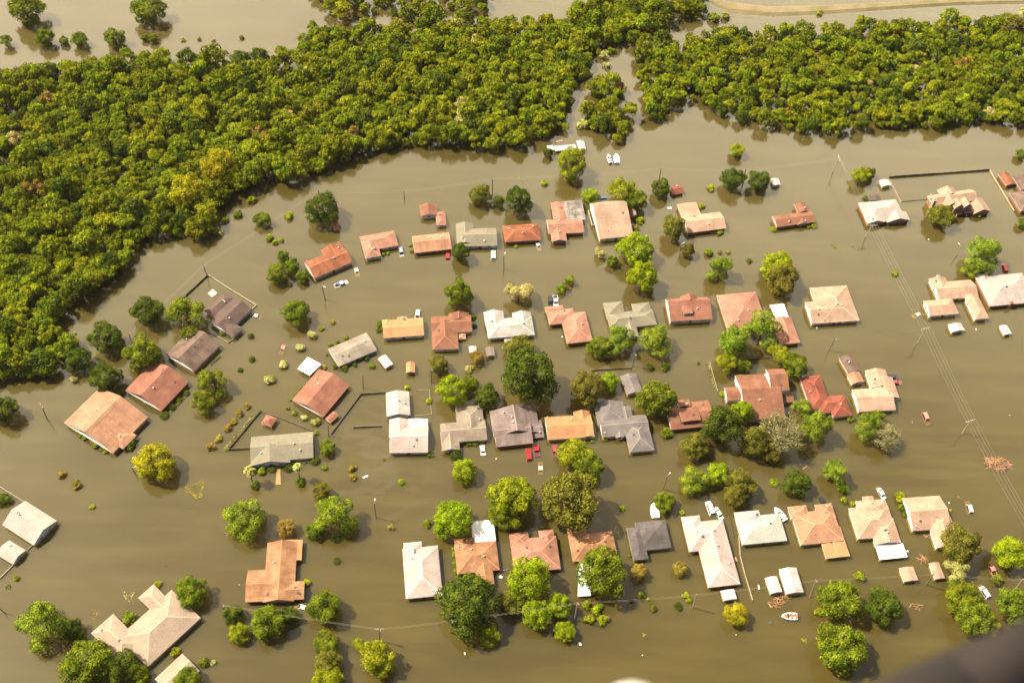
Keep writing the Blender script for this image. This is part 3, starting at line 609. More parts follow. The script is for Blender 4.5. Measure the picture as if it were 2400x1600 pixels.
h('grey brick-chimney house', 'grey hip house with an orange brick chimney at the right edge', 'I', ((2040, 658), (2352, 628)), [((2040, 658), (2335, 350), 'uhh'), ((1960, 480), (2012, 354), 'vhh')], 'pale', 'brick', vents=3, cap=False, chim=[((2235, 630), 2.7, 1.3, 'brick')])
h('salmon carport house', 'salmon house with a white carport roof at its back', 'I', ((115, 1010), (300, 990)), [((113, 1010), (210, 757), 'vhg')], 'salmon', 'brick', vents=1, slabs=[(((14, 645), (145, 632), (190, 757), (72, 772)), 1.9, WHITE, 'carport_roof')])
h('salmon Z-shaped house', 'salmon Z-shaped hip house with two cars behind it', 'J', ((505, 805), (728, 780)), [((505, 805), (672, 508), 'vhh'), ((343, 632), (560, 478), 'uhh'), ((312, 525), (468, 450), 'vhh')], 'salmon', 'brick', vents=4)
h('green-grey U-shaped house', 'green-grey U-shaped hip house with bright trees across its front', 'J', ((905, 675), (1320, 632)), [((905, 672), (1290, 485), 'uhh'), ((870, 560), (1008, 414), 'vhh'), ((1130, 560), (1258, 422), 'vhh'), ((1168, 740), (1000, 560), 'vgh')], 'greyg', 'white', vents=2)
h('tall red gabled house', 'tall red gabled house with a white end wall and a raised chimney', 'J', ((1455, 600), (1820, 580)), [((1455, 600), (1790, 375), 'ugg', dict(he=2.4, pitch=.5, off=.7)), ((1562, 430), (1695, 362), 'vgg', dict(he=3.6, pitch=.6)), ((1575, 530), (1636, 415), 'vgg', dict(he=4.2, pitch=.1))], 'red', 'white', vents=2, cap=False)
h('salmon square house', 'salmon square hip house partly behind tall bright trees', 'J', ((1880, 358), (2240, 327)), [((1985, 690), (2240, 327), 'uhh')], 'salmon', 'white', he=1.7, vents=3)
h('white U-shaped house', 'white U-shaped house with two rear gables and a small porch slab', 'G', ((1740, 1345), (2165, 1312)), [((1740, 1345), (2140, 1140), 'uhh'), ((1715, 1230), (1878, 1090), 'vgg'), ((1978, 1230), (2130, 1098), 'vgg')], 'white', 'white', vents=3, cap=True, slabs=[(((1885, 1330), (1965, 1328), (1967, 1375), (1890, 1378)), 1.1, 'pinkw', 'porch_roof')])
h('brown-salmon hip house', 'brown-salmon house with a long hipped front wing and a low orange lean-to', 'G', ((1228, 1448), (1470, 1438)), [((1592, 1282), (1214, 1142), 'ugg'), ((1380, 1180), (1560, 1108), 'vgg'), ((1470, 1440), (1217, 1200), 'vhg'), ((1455, 1352), (1532, 1285), 'ugg', dict(pitch=.1, mat='oran2', he=1.1))], 'rbrown', 'white', vents=4)
h('light-orange house', 'light-orange low gabled house with a white front wall', 'G', ((780, 1342), (1148, 1315)), [((780, 1342), (1138, 1152), 'ugg'), ((905, 1190), (998, 1143), 'vgg', dict(pitch=.1)), ((768, 1240), (850, 1170), 'vgg')], 'oran2', 'white', he=2.0, pitch=.24, vents=4)
h('dark-brown fenced house', 'dark-brown house inside a fenced yard with a white slab beside it', 'E', ((1135, 800), (1360, 940)), [((1135, 800), (1530, 680), 'vgg'), ((1445, 857), (1190, 834), 'uhh'), ((1365, 585), (1090, 700), 'vhh')], 'dbrown', 'blue', vents=5, cap=False)
h('brown gabled house', 'brown gabled house between the dark-brown fenced house and the brick-red one', 'E', ((735, 1100), (1015, 1268)), [((735, 1100), (1240, 1010), 'vgg')], 'brown', 'pink', vents=4, pitch=.42, dish=1)
h('brick-red gabled house', 'brick-red gabled house with a row of clipped round bushes along its front', 'D', ((1147, 370), (1480, 560)), [((1147, 370), (1735, 290), 'vgg')], 'red', 'brick', vents=6, cap=False, pitch=.42)
h('peach streaked house', 'peach-orange streaked house near the tall crossarm pole on the left', 'D', ((585, 668), (1000, 925)), [((585, 668), (1360, 615), 'vgg'), ((1255, 782), (940, 793), 'uhh')], 'peach', 'pink', vents=4, cap=False)
# sheds
def shed(desc, label, t, nl, nr, fr, code='vgg', roof='metal', wall='white', he=1.3, pitch=.25, cat='shed'):
    h(desc, label, t, (nl, nr), [(nl, fr, code)], roof, wall, he=he, pitch=pitch, cat=cat, name=cat.replace(' ', '_'), vents=0, cap=False, win=False)
shed('orange back shed', 'small orange gabled shed in front of the white-awning orange house', 'C', (1250, 835), (1388, 818), (1333, 692), 'vgg', 'ptan', 'white', 1.5, .2)
shed('debris-side shed', 'orange shed half under a tree with broken boards at its corner', 'C', (1535, 812), (1635, 800), (1568, 652), 'vgg', 'ptan', 'white', 1.5)
shed('rust-streaked metal barn', 'white metal barn with rust streaks across its ribbed roof', 'B', (1735, 948), (1898, 930), (1828, 702), 'vgg', 'metal', 'white', 1.9, .3, 'barn')
shed('small white arched shed', 'small white rounded shed left of the rust-streaked barn', 'B', (1590, 945), (1685, 928), (1648, 780), 'vgg', 'metal', 'white', 1.7, .3)
shed('white front box shed', 'white box shed in front of the long pinkish-white house', 'B', (1158, 1008), (1278, 990), (1255, 898), 'vgg', 'metal', 'white', 1.6, .12)
shed('white yard shed', 'white gabled shed beside the streaked mobile home', 'F', (1580, 170), (1650, 132), (1582, 40), 'vgg', 'metal', 'white', 1.2)
shed('tiny orange shed', 'tiny orange gabled shed with a red front wall', 'F', (1770, 208), (1855, 206), (1852, 112), 'vgg', 'oran2', 'brick', 1.7, .4)
shed('red side shed', 'red gabled shed against the red patio-canopy house', 'F', (1025, 630), (1090, 680), (1155, 600), 'vgg', 'red', 'brick', 1.3, .4)
shed('white square shed', 'white square shed behind the browning bush, left of a brown one', 'G', (1568, 1475), (1638, 1470), (1630, 1413), 'vgg', 'metal', 'white', 1.3)
shed('small brown shed', 'small brown-roofed shed with a pale blue front, near the white square shed', 'G', (1728, 1508), (1795, 1502), (1790, 1420), 'vgg', 'mauve', 'blue', 1.5)
shed('white shed by bushes', 'white shed right of a pair of dark trees in the back', 'L', (50, 528), (105, 524), (95, 462), 'vgg', 'metal', 'white', 1.3)
shed('white shed by fence', 'white shed at the corner of the fenced yard', 'L', (1050, 540), (1115, 532), (1105, 472), 'vgg', 'metal', 'white', 1.3)
shed('white chunky shed', 'white chunky shed in front of the pink-tan U-shaped house', 'I', (1690, 895), (1790, 882), (1772, 808), 'vgg', 'metal', 'white', 1.5)
shed('white lone shed', 'white narrow shed alone at the right, in front of the grey chimney house', 'I', (2170, 920), (2243, 910), (2195, 828), 'vgg', 'metal', 'white', 1.3)
shed('long white dock roof', 'long low white roof by the woods, in the middle of three white ones', 'K', (395, 212), (590, 196), (583, 150), 'ugg', 'metal', 'white', 1.2, .15, 'boat shed')
shed('small white dock roof', 'smallest white roof at the left end of the three by the woods', 'K', (330, 205), (385, 200), (375, 157), 'ugg', 'metal', 'white', 1.1, .15, 'boat shed')
shed('white gabled dock shed', 'white gabled shed at the right end of the three by the woods', 'K', (612, 200), (680, 195), (660, 116), 'vgg', 'metal', 'white', 1.5, .4, 'boat shed')
h('red gazebo', 'red pyramid-roofed open gazebo inside the triangular fenced yard', 'F', ((437, 672), (540, 712)), [((437, 672), (585, 625), 'uhh', dict(open=True, pitch=.5))], 'red', he=1.7, cat='gazebo', name='gazebo', vents=0, cap=False, win=False)
# ---------------------------------------------------------------- yard trees: (species, x, y, crown width) in picture pixels
for sp, x, y, wd, *r in (
    ('dark', 738, 478, 80, .85), ('oak', 638, 627, 52), ('dark', 338, 713, 76), ('oak_airy', 425, 728, 105, .7), ('dark', 242, 775, 80), ('oak', 328, 808, 88), ('dark', 180, 827, 62),
    ('dark', 243, 868, 74), ('dark', 8, 942, 72), ('oak_airy', 488, 880, 78, .8), ('oak_airy', 462, 922, 66, .7), ('oak', 678, 718, 64), ('gold', 350, 1060, 98),
    ('olive', 1103, 448, 56), ('dark', 1145, 464, 32), ('dark', 1193, 458, 64, 1.0), ('oak', 1055, 672, 68, 1.0), ('dark', 1058, 580, 46, 1.0), ('pale_airy', 1195, 670, 74),
    ('yellow', 1310, 374, 80, .9), ('dark', 1258, 352, 26), ('bright_oak', 1355, 450, 44), ('yellow', 1430, 440, 70), ('oak', 1462, 462, 56), ('dark', 1518, 432, 48), ('bright_oak', 1692, 345, 38),
    ('dark', 1686, 412, 60), ('dark', 1746, 416, 56), ('yellow', 1978, 402, 46), ('dark', 1998, 398, 30), ('oak', 2345, 354, 26), ('olive', 1548, 522, 58, 1.0), ('olive', 1580, 574, 36, 1.0),
    ('bright_oak', 1462, 572, 88), ('bright_oak', 1478, 634, 74, 1.0), ('pale_airy', 1378, 580, 34), ('oak', 1405, 600, 30), ('pine', 1655, 616, 62, .95), ('bright_oak', 1786, 614, 80), ('olive', 1796, 642, 78, .9),
    ('pine', 1308, 644, 27), ('pine', 1290, 662, 27), ('pine', 2262, 582, 84, .9), ('pine', 2232, 612, 50), ('olive', 2160, 496, 62), ('oak', 2348, 512, 26),
    ('pine', 1425, 778, 68, .95), ('oak', 1378, 795, 60), ('pine', 1508, 780, 80, .85), ('pine', 1750, 755, 86, .9), ('pine', 1685, 788, 86, .9), ('yellow_airy', 1672, 832, 58), ('yellow_airy', 1790, 812, 60), ('oak', 1828, 836, 62, .9),
    ('oak', 1708, 838, 40), ('dark', 1220, 858, 128, 1.05), ('olive', 1192, 800, 70), ('olive', 1008, 836, 50), ('bright_tallow', 1040, 898, 70, 1.0), ('oak', 1078, 882, 44), ('dark', 1117, 908, 60), ('brown', 1097, 822, 38),
    ('olive', 1350, 892, 80, 1.0), ('bright_tallow', 1400, 876, 44, .9), ('oak', 1508, 912, 90, 1.0), ('olive', 1595, 1022, 68), ('dark', 1656, 975, 94, 1.1), ('bright_oak', 1702, 945, 56, 1.0), ('olive', 1735, 1012, 76, 1.0),
    ('bare', 1796, 992, 112, 1.0), ('olive', 1772, 1035, 60), ('pine', 1876, 978, 74, 1.1), ('pine', 1842, 936, 48), ('pine', 1994, 980, 60, 1.1), ('bare', 2034, 1000, 80, .8), ('oak_airy', 2016, 962, 50),
    ('bright_tallow', 1067, 1082, 56, .9), ('yellow', 1318, 1038, 78), ('oak', 1352, 1070, 76), ('olive', 1306, 1150, 140, .95), ('yellow', 1182, 1138, 112, .9), ('oak', 1166, 1178, 84), ('bright_tallow', 1040, 1193, 92, .85),
    ('oak', 1525, 1153, 52), ('pine', 1595, 1102, 70), ('bright_oak', 1648, 1090, 60, .9), ('olive', 1698, 1110, 80), ('olive', 1690, 1142, 58), ('dark', 1831, 1111, 66), ('pine', 1918, 1083, 58, 1.0), ('oak_airy', 1938, 1122, 36, .5),
    ('pine', 560, 1190, 100), ('brown', 656, 1211, 46), ('pine', 768, 1184, 98, .85), ('oak', 722, 1219, 44), ('olive', 737, 1126, 46), ('oak', 752, 1027, 40), ('bright_shrub', 705, 1338, 22),
    ('dark', 533, 1412, 50), ('yellow', 548, 1456, 52), ('oak', 612, 1430, 84), ('dark', 664, 1412, 46), ('oak', 742, 1393, 82), ('oak', 748, 1478, 64), ('olive', 752, 1518, 70), ('yellow', 752, 1562, 74), ('yellow_airy', 824, 1478, 34), ('yellow', 864, 1512, 90),
    ('pine', 100, 1432, 116, .85), ('dark', 168, 1448, 52), ('oak', 440, 1358, 74), ('oak', 200, 1518, 116), ('dark', 280, 1530, 80), ('yellow', 322, 1548, 44), ('oak', 432, 1562, 66),
    ('dark', 1080, 1388, 140, .85), ('olive', 1172, 1382, 64), ('bright_tallow', 1216, 1332, 100, 1.0), ('bright_tallow', 1232, 1412, 66, 1.0), ('bright_tallow', 1286, 1390, 58, 1.0), ('yellow', 1120, 1456, 56), ('bright_tallow', 1296, 1450, 48),
    ('oak', 1382, 1315, 116, .95), ('brown', 1470, 1314, 42), ('brown', 1563, 1307, 38), ('gold', 1690, 1410, 58), ('oak', 1930, 1382, 106), ('dark', 2024, 1390, 92), ('oak', 1932, 1482, 122), ('olive', 2206, 1250, 96, .95), ('pale_airy', 2196, 1312, 70),
    ('bright_oak', 2318, 1270, 80, .95), ('oak', 2210, 1372, 84), ('oak', 2238, 1418, 90), ('yellow', 2276, 1444, 54), ('oak_airy', 2318, 1388, 92), ('oak', 2340, 1420, 50),
    ('oak', 60, 24, 86, .75), ('oak', 340, 22, 76, .8), ('oak_airy', 12, 95, 34), ('oak', 104, 87, 46), ('oak', 146, 93, 24), ('oak', 182, 91, 40), ('oak', 264, 87, 50), ('oak', 333, 86, 20), ('oak', 352, 88, 24),
    ('oak', 602, 502, 40), ('oak', 650, 588, 30), ('oak', 672, 610, 38), ('oak', 694, 634, 34)):
    tree(sp, x, y, wd, *r)
# ---------------------------------------------------------------- bushes poking out of the flood, tile by tile
BUSH = {
 'D': (('brown_shrub', 572, 1150, 92), ('brown_shrub', 695, 1235, 110), ('brown_shrub', 2265, 515, 78), ('brown_shrub', 2208, 578, 88), ('brown_shrub', 2142, 655, 80), ('brown_shrub', 2092, 712, 92), ('brown_shrub', 2005, 812, 88), ('brown_shrub', 1936, 892, 98),
       ('dark_shrub', 1083, 390, 110), ('dark_dome', 1512, 596, 88), ('dark_dome', 1582, 522, 70), ('dark_dome', 1640, 458, 56), ('dark_dome', 1710, 395, 62), ('dark_shrub', 1200, 870, 115), ('oak_shrub', 738, 790, 44), ('oak_shrub', 782, 812, 60), ('oak_shrub', 870, 868, 90), ('yellow_shrub', 970, 935, 55),
       ('pale_shrub', 680, 272, 80), ('yellow_shrub', 844, 1440, 60), ('dark_shrub', 40, 1370, 150)),
 'F': (('dark_shrub', 350, 82, 64), ('dark_shrub', 248, 185, 52), ('flower_shrub', 645, 135, 92), ('flower_shrub', 510, 272, 104), ('oak_shrub', 686, 535, 44), ('oak_shrub', 748, 578, 64), ('flower_shrub', 838, 622, 76), ('flower_shrub', 946, 660, 100), ('oak_shrub', 1018, 1078, 64), ('brown_shrub', 1280, 1092, 88), ('brown_shrub', 1275, 1172, 82),
       ('bright_dome', 1728, 1213, 66), ('dark_dome', 935, 1012, 92), ('dark_dome', 355, 1106, 90), ('dark_dome', 540, 1092, 76), ('dark_dome', 695, 1078, 90), ('oak_shrub', 1458, 146, 72), ('oak_shrub', 1300, 136, 52), ('dark_shrub', 1408, 82, 64), ('dark_shrub', 1206, 168, 68), ('dark_shrub', 1120, 152, 58), ('bright_shrub', 1780, 350, 70), ('yellow_shrub', 1986, 466, 70),
       ('brown_shrub', 1024, 158, 62), ('dark_shrub', 390, 1238, 100), ('dark_shrub', 790, 1208, 105), ('yellow_shrub', 450, 1108, 90), ('yellow_shrub', 1568, 1005, 32), ('oak_shrub', 945, 760, 60), ('oak_shrub', 800, 355, 36), ('oak_shrub', 760, 400, 36), ('oak_shrub', 712, 450, 44)),
 'E': (('dark_shrub', 1520, 932, 64), ('dark_shrub', 1530, 1142, 62), ('dark_shrub', 1425, 1242, 50), ('flower_shrub', 1980, 1036, 104), ('flower_shrub', 1820, 1194, 96), ('flower_shrub', 1688, 1332, 110), ('flower_shrub', 2090, 922, 104), ('yellow_shrub', 2175, 862, 62), ('brown_shrub', 2272, 802, 58), ('oak_shrub', 1262, 900, 60), ('bright_shrub', 1692, 20, 70), ('bright_shrub', 1745, 70, 70), ('bright_shrub', 1800, 52, 60)),
 'G': (('oak_shrub', 295, 1402, 52), ('oak_shrub', 360, 1374, 48), ('oak_shrub', 435, 1342, 54), ('oak_shrub', 262, 1496, 32), ('bright_shrub', 780, 570, 46), ('bright_shrub', 822, 562, 44), ('bright_shrub', 1026, 488, 42), ('oak_shrub', 1036, 546, 40), ('oak_shrub', 738, 1210, 60), ('oak_shrub', 738, 1270, 60), ('pale_shrub', 1890, 1432, 44), ('dark_shrub', 1612, 1150, 60), ('dark_shrub', 1616, 1230, 50)),
 'M': (('dark_dome', 270, 962, 116), ('oak_shrub', 2210, 766, 124), ('bright_dome', 1800, 1456, 52), ('dark_shrub', 2050, 160, 78), ('dark_shrub', 2192, 150, 102), ('pale_shrub', 390, 178, 92), ('oak_shrub', 390, 866, 52), ('oak_shrub', 436, 866, 52), ('oak_shrub', 36, 960, 70), ('yellow_shrub', 1525, 842, 40), ('yellow_shrub', 1640, 824, 50)),
 'Q': (('dark_shrub', 535, 122, 36), ('bright_dome', 760, 402, 58), ('bright_shrub', 930, 255, 88), ('bright_dome', 1235, 1212, 86), ('yellow_shrub', 1876, 1386, 76), ('yellow_shrub', 1955, 1416, 68), ('oak_shrub', 1928, 642, 60), ('oak_shrub', 1966, 640, 50), ('oak_shrub', 1752, 614, 44), ('yellow_shrub', 380, 1490, 62)),
 'K': (('yellow_shrub', 300, 502, 78), ('bright_shrub', 1180, 850, 96), ('brown_shrub', 1142, 925, 96), ('bright_shrub', 1832, 550, 92), ('bright_shrub', 1745, 716, 76), ('oak_shrub', 1810, 1142, 100), ('oak_shrub', 1910, 1140, 48), ('oak_shrub', 1986, 1136, 52), ('bright_dome', 38, 1086, 38), ('dark_shrub', 2178, 1220, 58), ('yellow_shrub', 1905, 962, 70)),
 'L': (('bright_dome', 50, 930, 58), ('bright_dome', 426, 897, 62), ('oak_shrub', 376, 912, 46), ('dark_shrub', 895, 640, 62), ('bright_shrub', 1172, 1336, 74), ('bright_shrub', 1480, 680, 46), ('bright_shrub', 1500, 720, 44), ('yellow_shrub', 1930, 806, 60)),
 'B': (('bright_dome', 232, 162, 54), ('bright_shrub', 812, 960, 84), ('bright_shrub', 840, 1005, 66), ('dark_shrub', 745, 1060, 84), ('dark_shrub', 508, 1076, 80), ('bright_shrub', 400, 960, 84), ('bright_shrub', 468, 992, 46), ('oak_shrub', 300, 588, 48), ('dark_shrub', 310, 1006, 54)),
 'C': (('oak_shrub', 842, 782, 126), ('yellow_shrub', 1205, 62, 128), ('oak_shrub', 1228, 160, 80), ('oak_shrub', 1262, 222, 60), ('oak_shrub', 2110, 822, 130), ('bright_shrub', 1680, 176, 34), ('yellow_shrub', 460, 1110, 100)),
 'A': (('dark_dome', 1135, 445, 70), ('dark_dome', 1135, 244, 84), ('brown_shrub', 1632, 142, 70), ('oak_shrub', 1970, 102, 96), ('bright_shrub', 2205, 330, 52), ('bright_shrub', 2210, 400, 50), ('bright_shrub', 2216, 470, 52), ('bright_shrub', 2226, 540, 54)),
 'H': (('yellow_shrub', 1456, 662, 86), ('oak_shrub', 1185, 970, 150), ('yellow_shrub', 1602, 1285, 110), ('oak_shrub', 1870, 1380, 110), ('pale_shrub', 1960, 1378, 60), ('yellow_shrub', 150, 598, 70)),
 'N': (('bright_shrub', 1860, 850, 110), ('bright_shrub', 1950, 900, 120), ('yellow_shrub', 1880, 980, 110), ('yellow_shrub', 2020, 990, 120), ('bright_shrub', 1985, 870, 80)),
 'W': (('oak_shrub', 620, 548, 20), ('yellow_shrub', 575, 460, 26), ('oak_shrub', 545, 492, 24), ('yellow_shrub', 515, 505, 22), ('pale_shrub', 500, 532, 26), ('oak_shrub', 458, 90, 12), ('pale_shrub', 420, 92, 14), ('pale_shrub', 490, 92, 12), ('oak_shrub', 556, 86, 14), ('pale_shrub', 1350, 170, 26), ('pale_shrub', 1395, 150, 22), ('pale_shrub', 1340, 285, 34), ('pale_shrub', 1352, 240, 30),
       ('oak_shrub', 1640, 40, 34), ('oak_shrub', 1668, 38, 24), ('yellow_shrub', 1884, 30, 18), ('oak_shrub', 1420, 210, 34), ('oak_shrub', 1404, 118, 24), ('pale_shrub', 1388, 128, 30), ('yellow_shrub', 662, 497, 26)),
}
for tl, rows in BUSH.items():
    for sp, x, y, wd in rows: tree(sp, x, y, wd, .7, tl)
palm('F', (285, 1050), (358, 1212), 115); palm('F', (755, 1050), (793, 1182), 95)

# ---------------------------------------------------------------- the flooded woods
def inside(P, x, y):
    c = False
    for i in range(len(P)):
        (xa, ya), (xb, yb) = P[i - 1], P[i]
        if (ya > y) != (yb > y) and x < (xb - xa) * (y - ya) / (yb - ya) + xa: c = not c
    return c
WOODS = [
 [(-160, 182), (0, 176), (110, 168), (200, 152), (400, 146), (540, 152), (700, 146), (690, 100), (705, 70), (860, 80), (1010, 58), (1160, 62), (1290, 58), (1330, 28), (1420, -15), (1520, 12), (1535, 60), (1470, 96), (1420, 104), (1385, 110), (1372, 150), (1322, 190), (1308, 240), (1314, 275), (1296, 308), (1228, 322), (1168, 345), (1085, 346), (1040, 332),
  (950, 342), (862, 350), (800, 368), (742, 402), (668, 428), (610, 415), (540, 448), (505, 476), (478, 545), (420, 552), (350, 552), (312, 560), (318, 590), (262, 640), (224, 682), (196, 700), (160, 720), (150, 745), (168, 790), (140, 848), (100, 868), (50, 872), (0, 888), (-160, 900)],
 [(1455, 105), (1530, 100), (1650, 88), (1750, 84), (1900, 74), (2000, 64), (2352, 48), (2520, 40), (2520, 290), (2352, 288), (2200, 284), (2130, 300), (1990, 296), (1930, 314), (1800, 298), (1722, 288), (1655, 262), (1602, 240), (1545, 238), (1515, 276), (1490, 278), (1478, 245), (1470, 200), (1452, 150)],
 [(1540, 0), (1560, -30), (1610, -20), (1618, 30), (1590, 52), (1545, 40)], [(1352, 195), (1400, 185), (1432, 205), (1428, 228), (1380, 236), (1352, 218)],
 [(1345, 262), (1400, 242), (1448, 262), (1452, 296), (1430, 332), (1402, 326), (1372, 308), (1345, 290)],
 [(700, -40), (1140, -40), (1140, 16), (1090, 40), (1030, 36), (960, 48), (880, 44), (790, 46), (715, 36)]]
BIG = [(430, 440, 92), (505, 385, 84)]                                # two broad yellow crowns above the rest
pts = []; rnd = random.Random(11); STEP = 4.0
for wi, P in enumerate(WOODS):
    G = [at('W', *p) for p in P]; F2 = [(g.x, g.y) for g in G]
    xs = [p[0] for p in F2]; ys = [p[1] for p in F2]; st = STEP * (1.5 if wi == 5 else 1)
    y = min(ys)
    while y < max(ys):
        x = min(xs) + rnd.random() * st
        while x < max(xs):
            jx, jy = x + rnd.uniform(-.42, .42) * st, y + rnd.uniform(-.42, .42) * st
            if inside(F2, jx, jy):
                px, py = proj(Vector((jx, jy, 4)))
                if -70 < px < 2470 and -60 < py < 1650: pts.append((jx, jy, 2.95 * (1 + .38 * rnd.gauss(0, 1) * .8) * (1.08 if wi == 0 else .92)))
            x += st
        y += st * .9
pts = [(x, y, max(1.7, min(6.0, r))) for x, y, r in pts]
FC = [crown('woodland_crown', LEAF[k], kd, 60 + i, 1400, .08) for i, (k, kd) in enumerate((('wood', 'oak'), ('woodb', 'oak'), ('wood', 'airy'), ('olive', 'oak'), ('woodb', 'oak'), ('yellow', 'airy'), ('wood', 'oak'), ('dark', 'oak'), ('brown', 'airy'), ('pale', 'airy')))]
PICK = [0, 0, 0, 0, 1, 1, 1, 1, 2, 2, 2, 4, 4, 4, 6, 6, 6, 7, 7, 5]
def wsp(x, y):
    k = PICK[rnd.randrange(len(PICK))]
    if rnd.random() < .018: k = rnd.choice((3, 8, 9))
    return k
pts.sort(key=lambda p: (Vector(p[:2] + (0,)) - camo.matrix_world.translation).length / p[2])
NEAR = [p for p in pts if -20 < proj(Vector((p[0], p[1], 4)))[0] < 2420][:235]
NS = set(NEAR)
for x, y, r in NEAR:
    hh = r * rnd.uniform(1.4, 2.3); zc = hh * .55
    o = ob('woodland_tree', None, None, (x, y, 0), rnd.uniform(0, 6.28))
    c = ob('crown', FC[wsp(x, y)], o, (0, 0, zc)); c.scale = (r, r, hh / 2)
    k = ob('trunk', TRUNKS[rnd.randrange(3)], o, (0, 0, zc)); k.scale = (r * .8, r * .8, zc + 1.9)
    tag(o, 'green tree among the massed trees of the flooded wood behind the houses', 'tree', 'trees of the flooded wood')
for x, y, wd in BIG: 
    o = tree('gold', x, y, wd, 1.0); LATER.pop(); 
    tag(o, ('largest' if wd > 90 else 'second') + ' golden yellow tree rising near the edge of the green wood', 'tree', 'golden trees of the wood')
# all the others: one mass, a point cloud carrying crowns
far = [p for p in pts if p not in NS]
me = bpy.data.meshes.new('woodland'); me.from_pydata([(x, y, r * rnd.uniform(.75, 1.35)) for x, y, r in far], [], [])
for nm, ty in (('scl', 'FLOAT_VECTOR'), ('rz', 'FLOAT'), ('pick', 'INT')): me.attributes.new(nm, ty, 'POINT')
a1, a2, a3 = (me.attributes[k] for k in ('scl', 'rz', 'pick'))
for i, (x, y, r) in enumerate(far): a1.data[i].vector = (r, r, r * rnd.uniform(.75, 1.25)); a2.data[i].value = rnd.uniform(0, 6.28); a3.data[i].value = wsp(x, y)
wc = bpy.data.collections.new('woodland_crowns')
for i, m in enumerate(FC): wc.objects.link(bpy.data.objects.new('woodland_crown', m))
wo = ob('woodland', me); tag(wo, kind='stuff'); wo['label'] = 'dense green flooded wood of massed tree crowns'; wo['category'] = 'woodland'
ng = bpy.data.node_groups.new('crowns_on_points', 'GeometryNodeTree')
ng.interface.new_socket('Geometry', in_out='INPUT', socket_type='NodeSocketGeometry'); ng.interface.new_socket('Geometry', in_out='OUTPUT', socket_type='NodeSocketGeometry')
gi, go = ng.nodes.new('NodeGroupInput'), ng.nodes.new('NodeGroupOutput')
ip = ng.nodes.new('GeometryNodeInstanceOnPoints'); ci = ng.nodes.new('GeometryNodeCollectionInfo'); ci.inputs[0].default_value = wc; ci.inputs[1].default_value = True; ci.inputs[2].default_value = True
def attr(nm, ty):
    n = ng.nodes.new('GeometryNodeInputNamedAttribute'); n.data_type = ty; n.inputs[0].default_value = nm; return n.outputs[0]
mp_ = ng.nodes.new('GeometryNodeMeshToPoints'); ng.links.new(gi.outputs[0], mp_.inputs[0]); ng.links.new(mp_.outputs[0], ip.inputs['Points'])
ng.links.new(ci.outputs[0], ip.inputs['Instance']); ip.inputs['Pick Instance'].default_value = True
ng.links.new(attr('pick', 'INT'), ip.inputs['Instance Index']); ng.links.new(attr('scl', 'FLOAT_VECTOR'), ip.inputs['Scale'])
cx = ng.nodes.new('ShaderNodeCombineXYZ'); ng.links.new(attr('rz', 'FLOAT'), cx.inputs[2]); ng.links.new(cx.outputs[0], ip.inputs['Rotation']); ng.links.new(ip.outputs[0], go.inputs[0])
md = wo.modifiers.new('crowns', 'NODES'); md.node_group = ng
print('woods', len(pts), len(far))
# grassy levee at the far right
q = MB(); top = [(1612, -22), (1655, -2), (1760, 12), (1900, 10), (2050, 2), (2200, -6), (2420, -12)]; bot = [(1618, 4), (1676, 34), (1780, 42), (1900, 36), (2050, 25), (2200, 15), (2420, 11)]
A = [at('W', *p) for p in top]; B = [at('W', *p) for p in bot]
rings = []
for a, b in zip(A, B):
    m = a.lerp(b, .5); rings.append((a - Vector((0, 0, .6)), a.lerp(b, .3) + Vector((0, 0, .9)), a.lerp(b, .7) + Vector((0, 0, .9)), b - Vector((0, 0, .6))))
for r, s in zip(rings, rings[1:]):
    for i in range(3): q.face((r[i + 1], s[i + 1], s[i], r[i]))
m, nt, b = nodes('levee_grass'); g = N(nt, 'ShaderNodeNewGeometry')
nt.links.new(mixc(nt, ramp(nt, noise(nt, .12, 5, g.outputs['Position']), .35, .65), (.15, .125, .05), (.22, .165, .085)), b.inputs['Base Color']); b.inputs['Roughness'].default_value = .95
tag(q.build('levee', m), kind='structure')
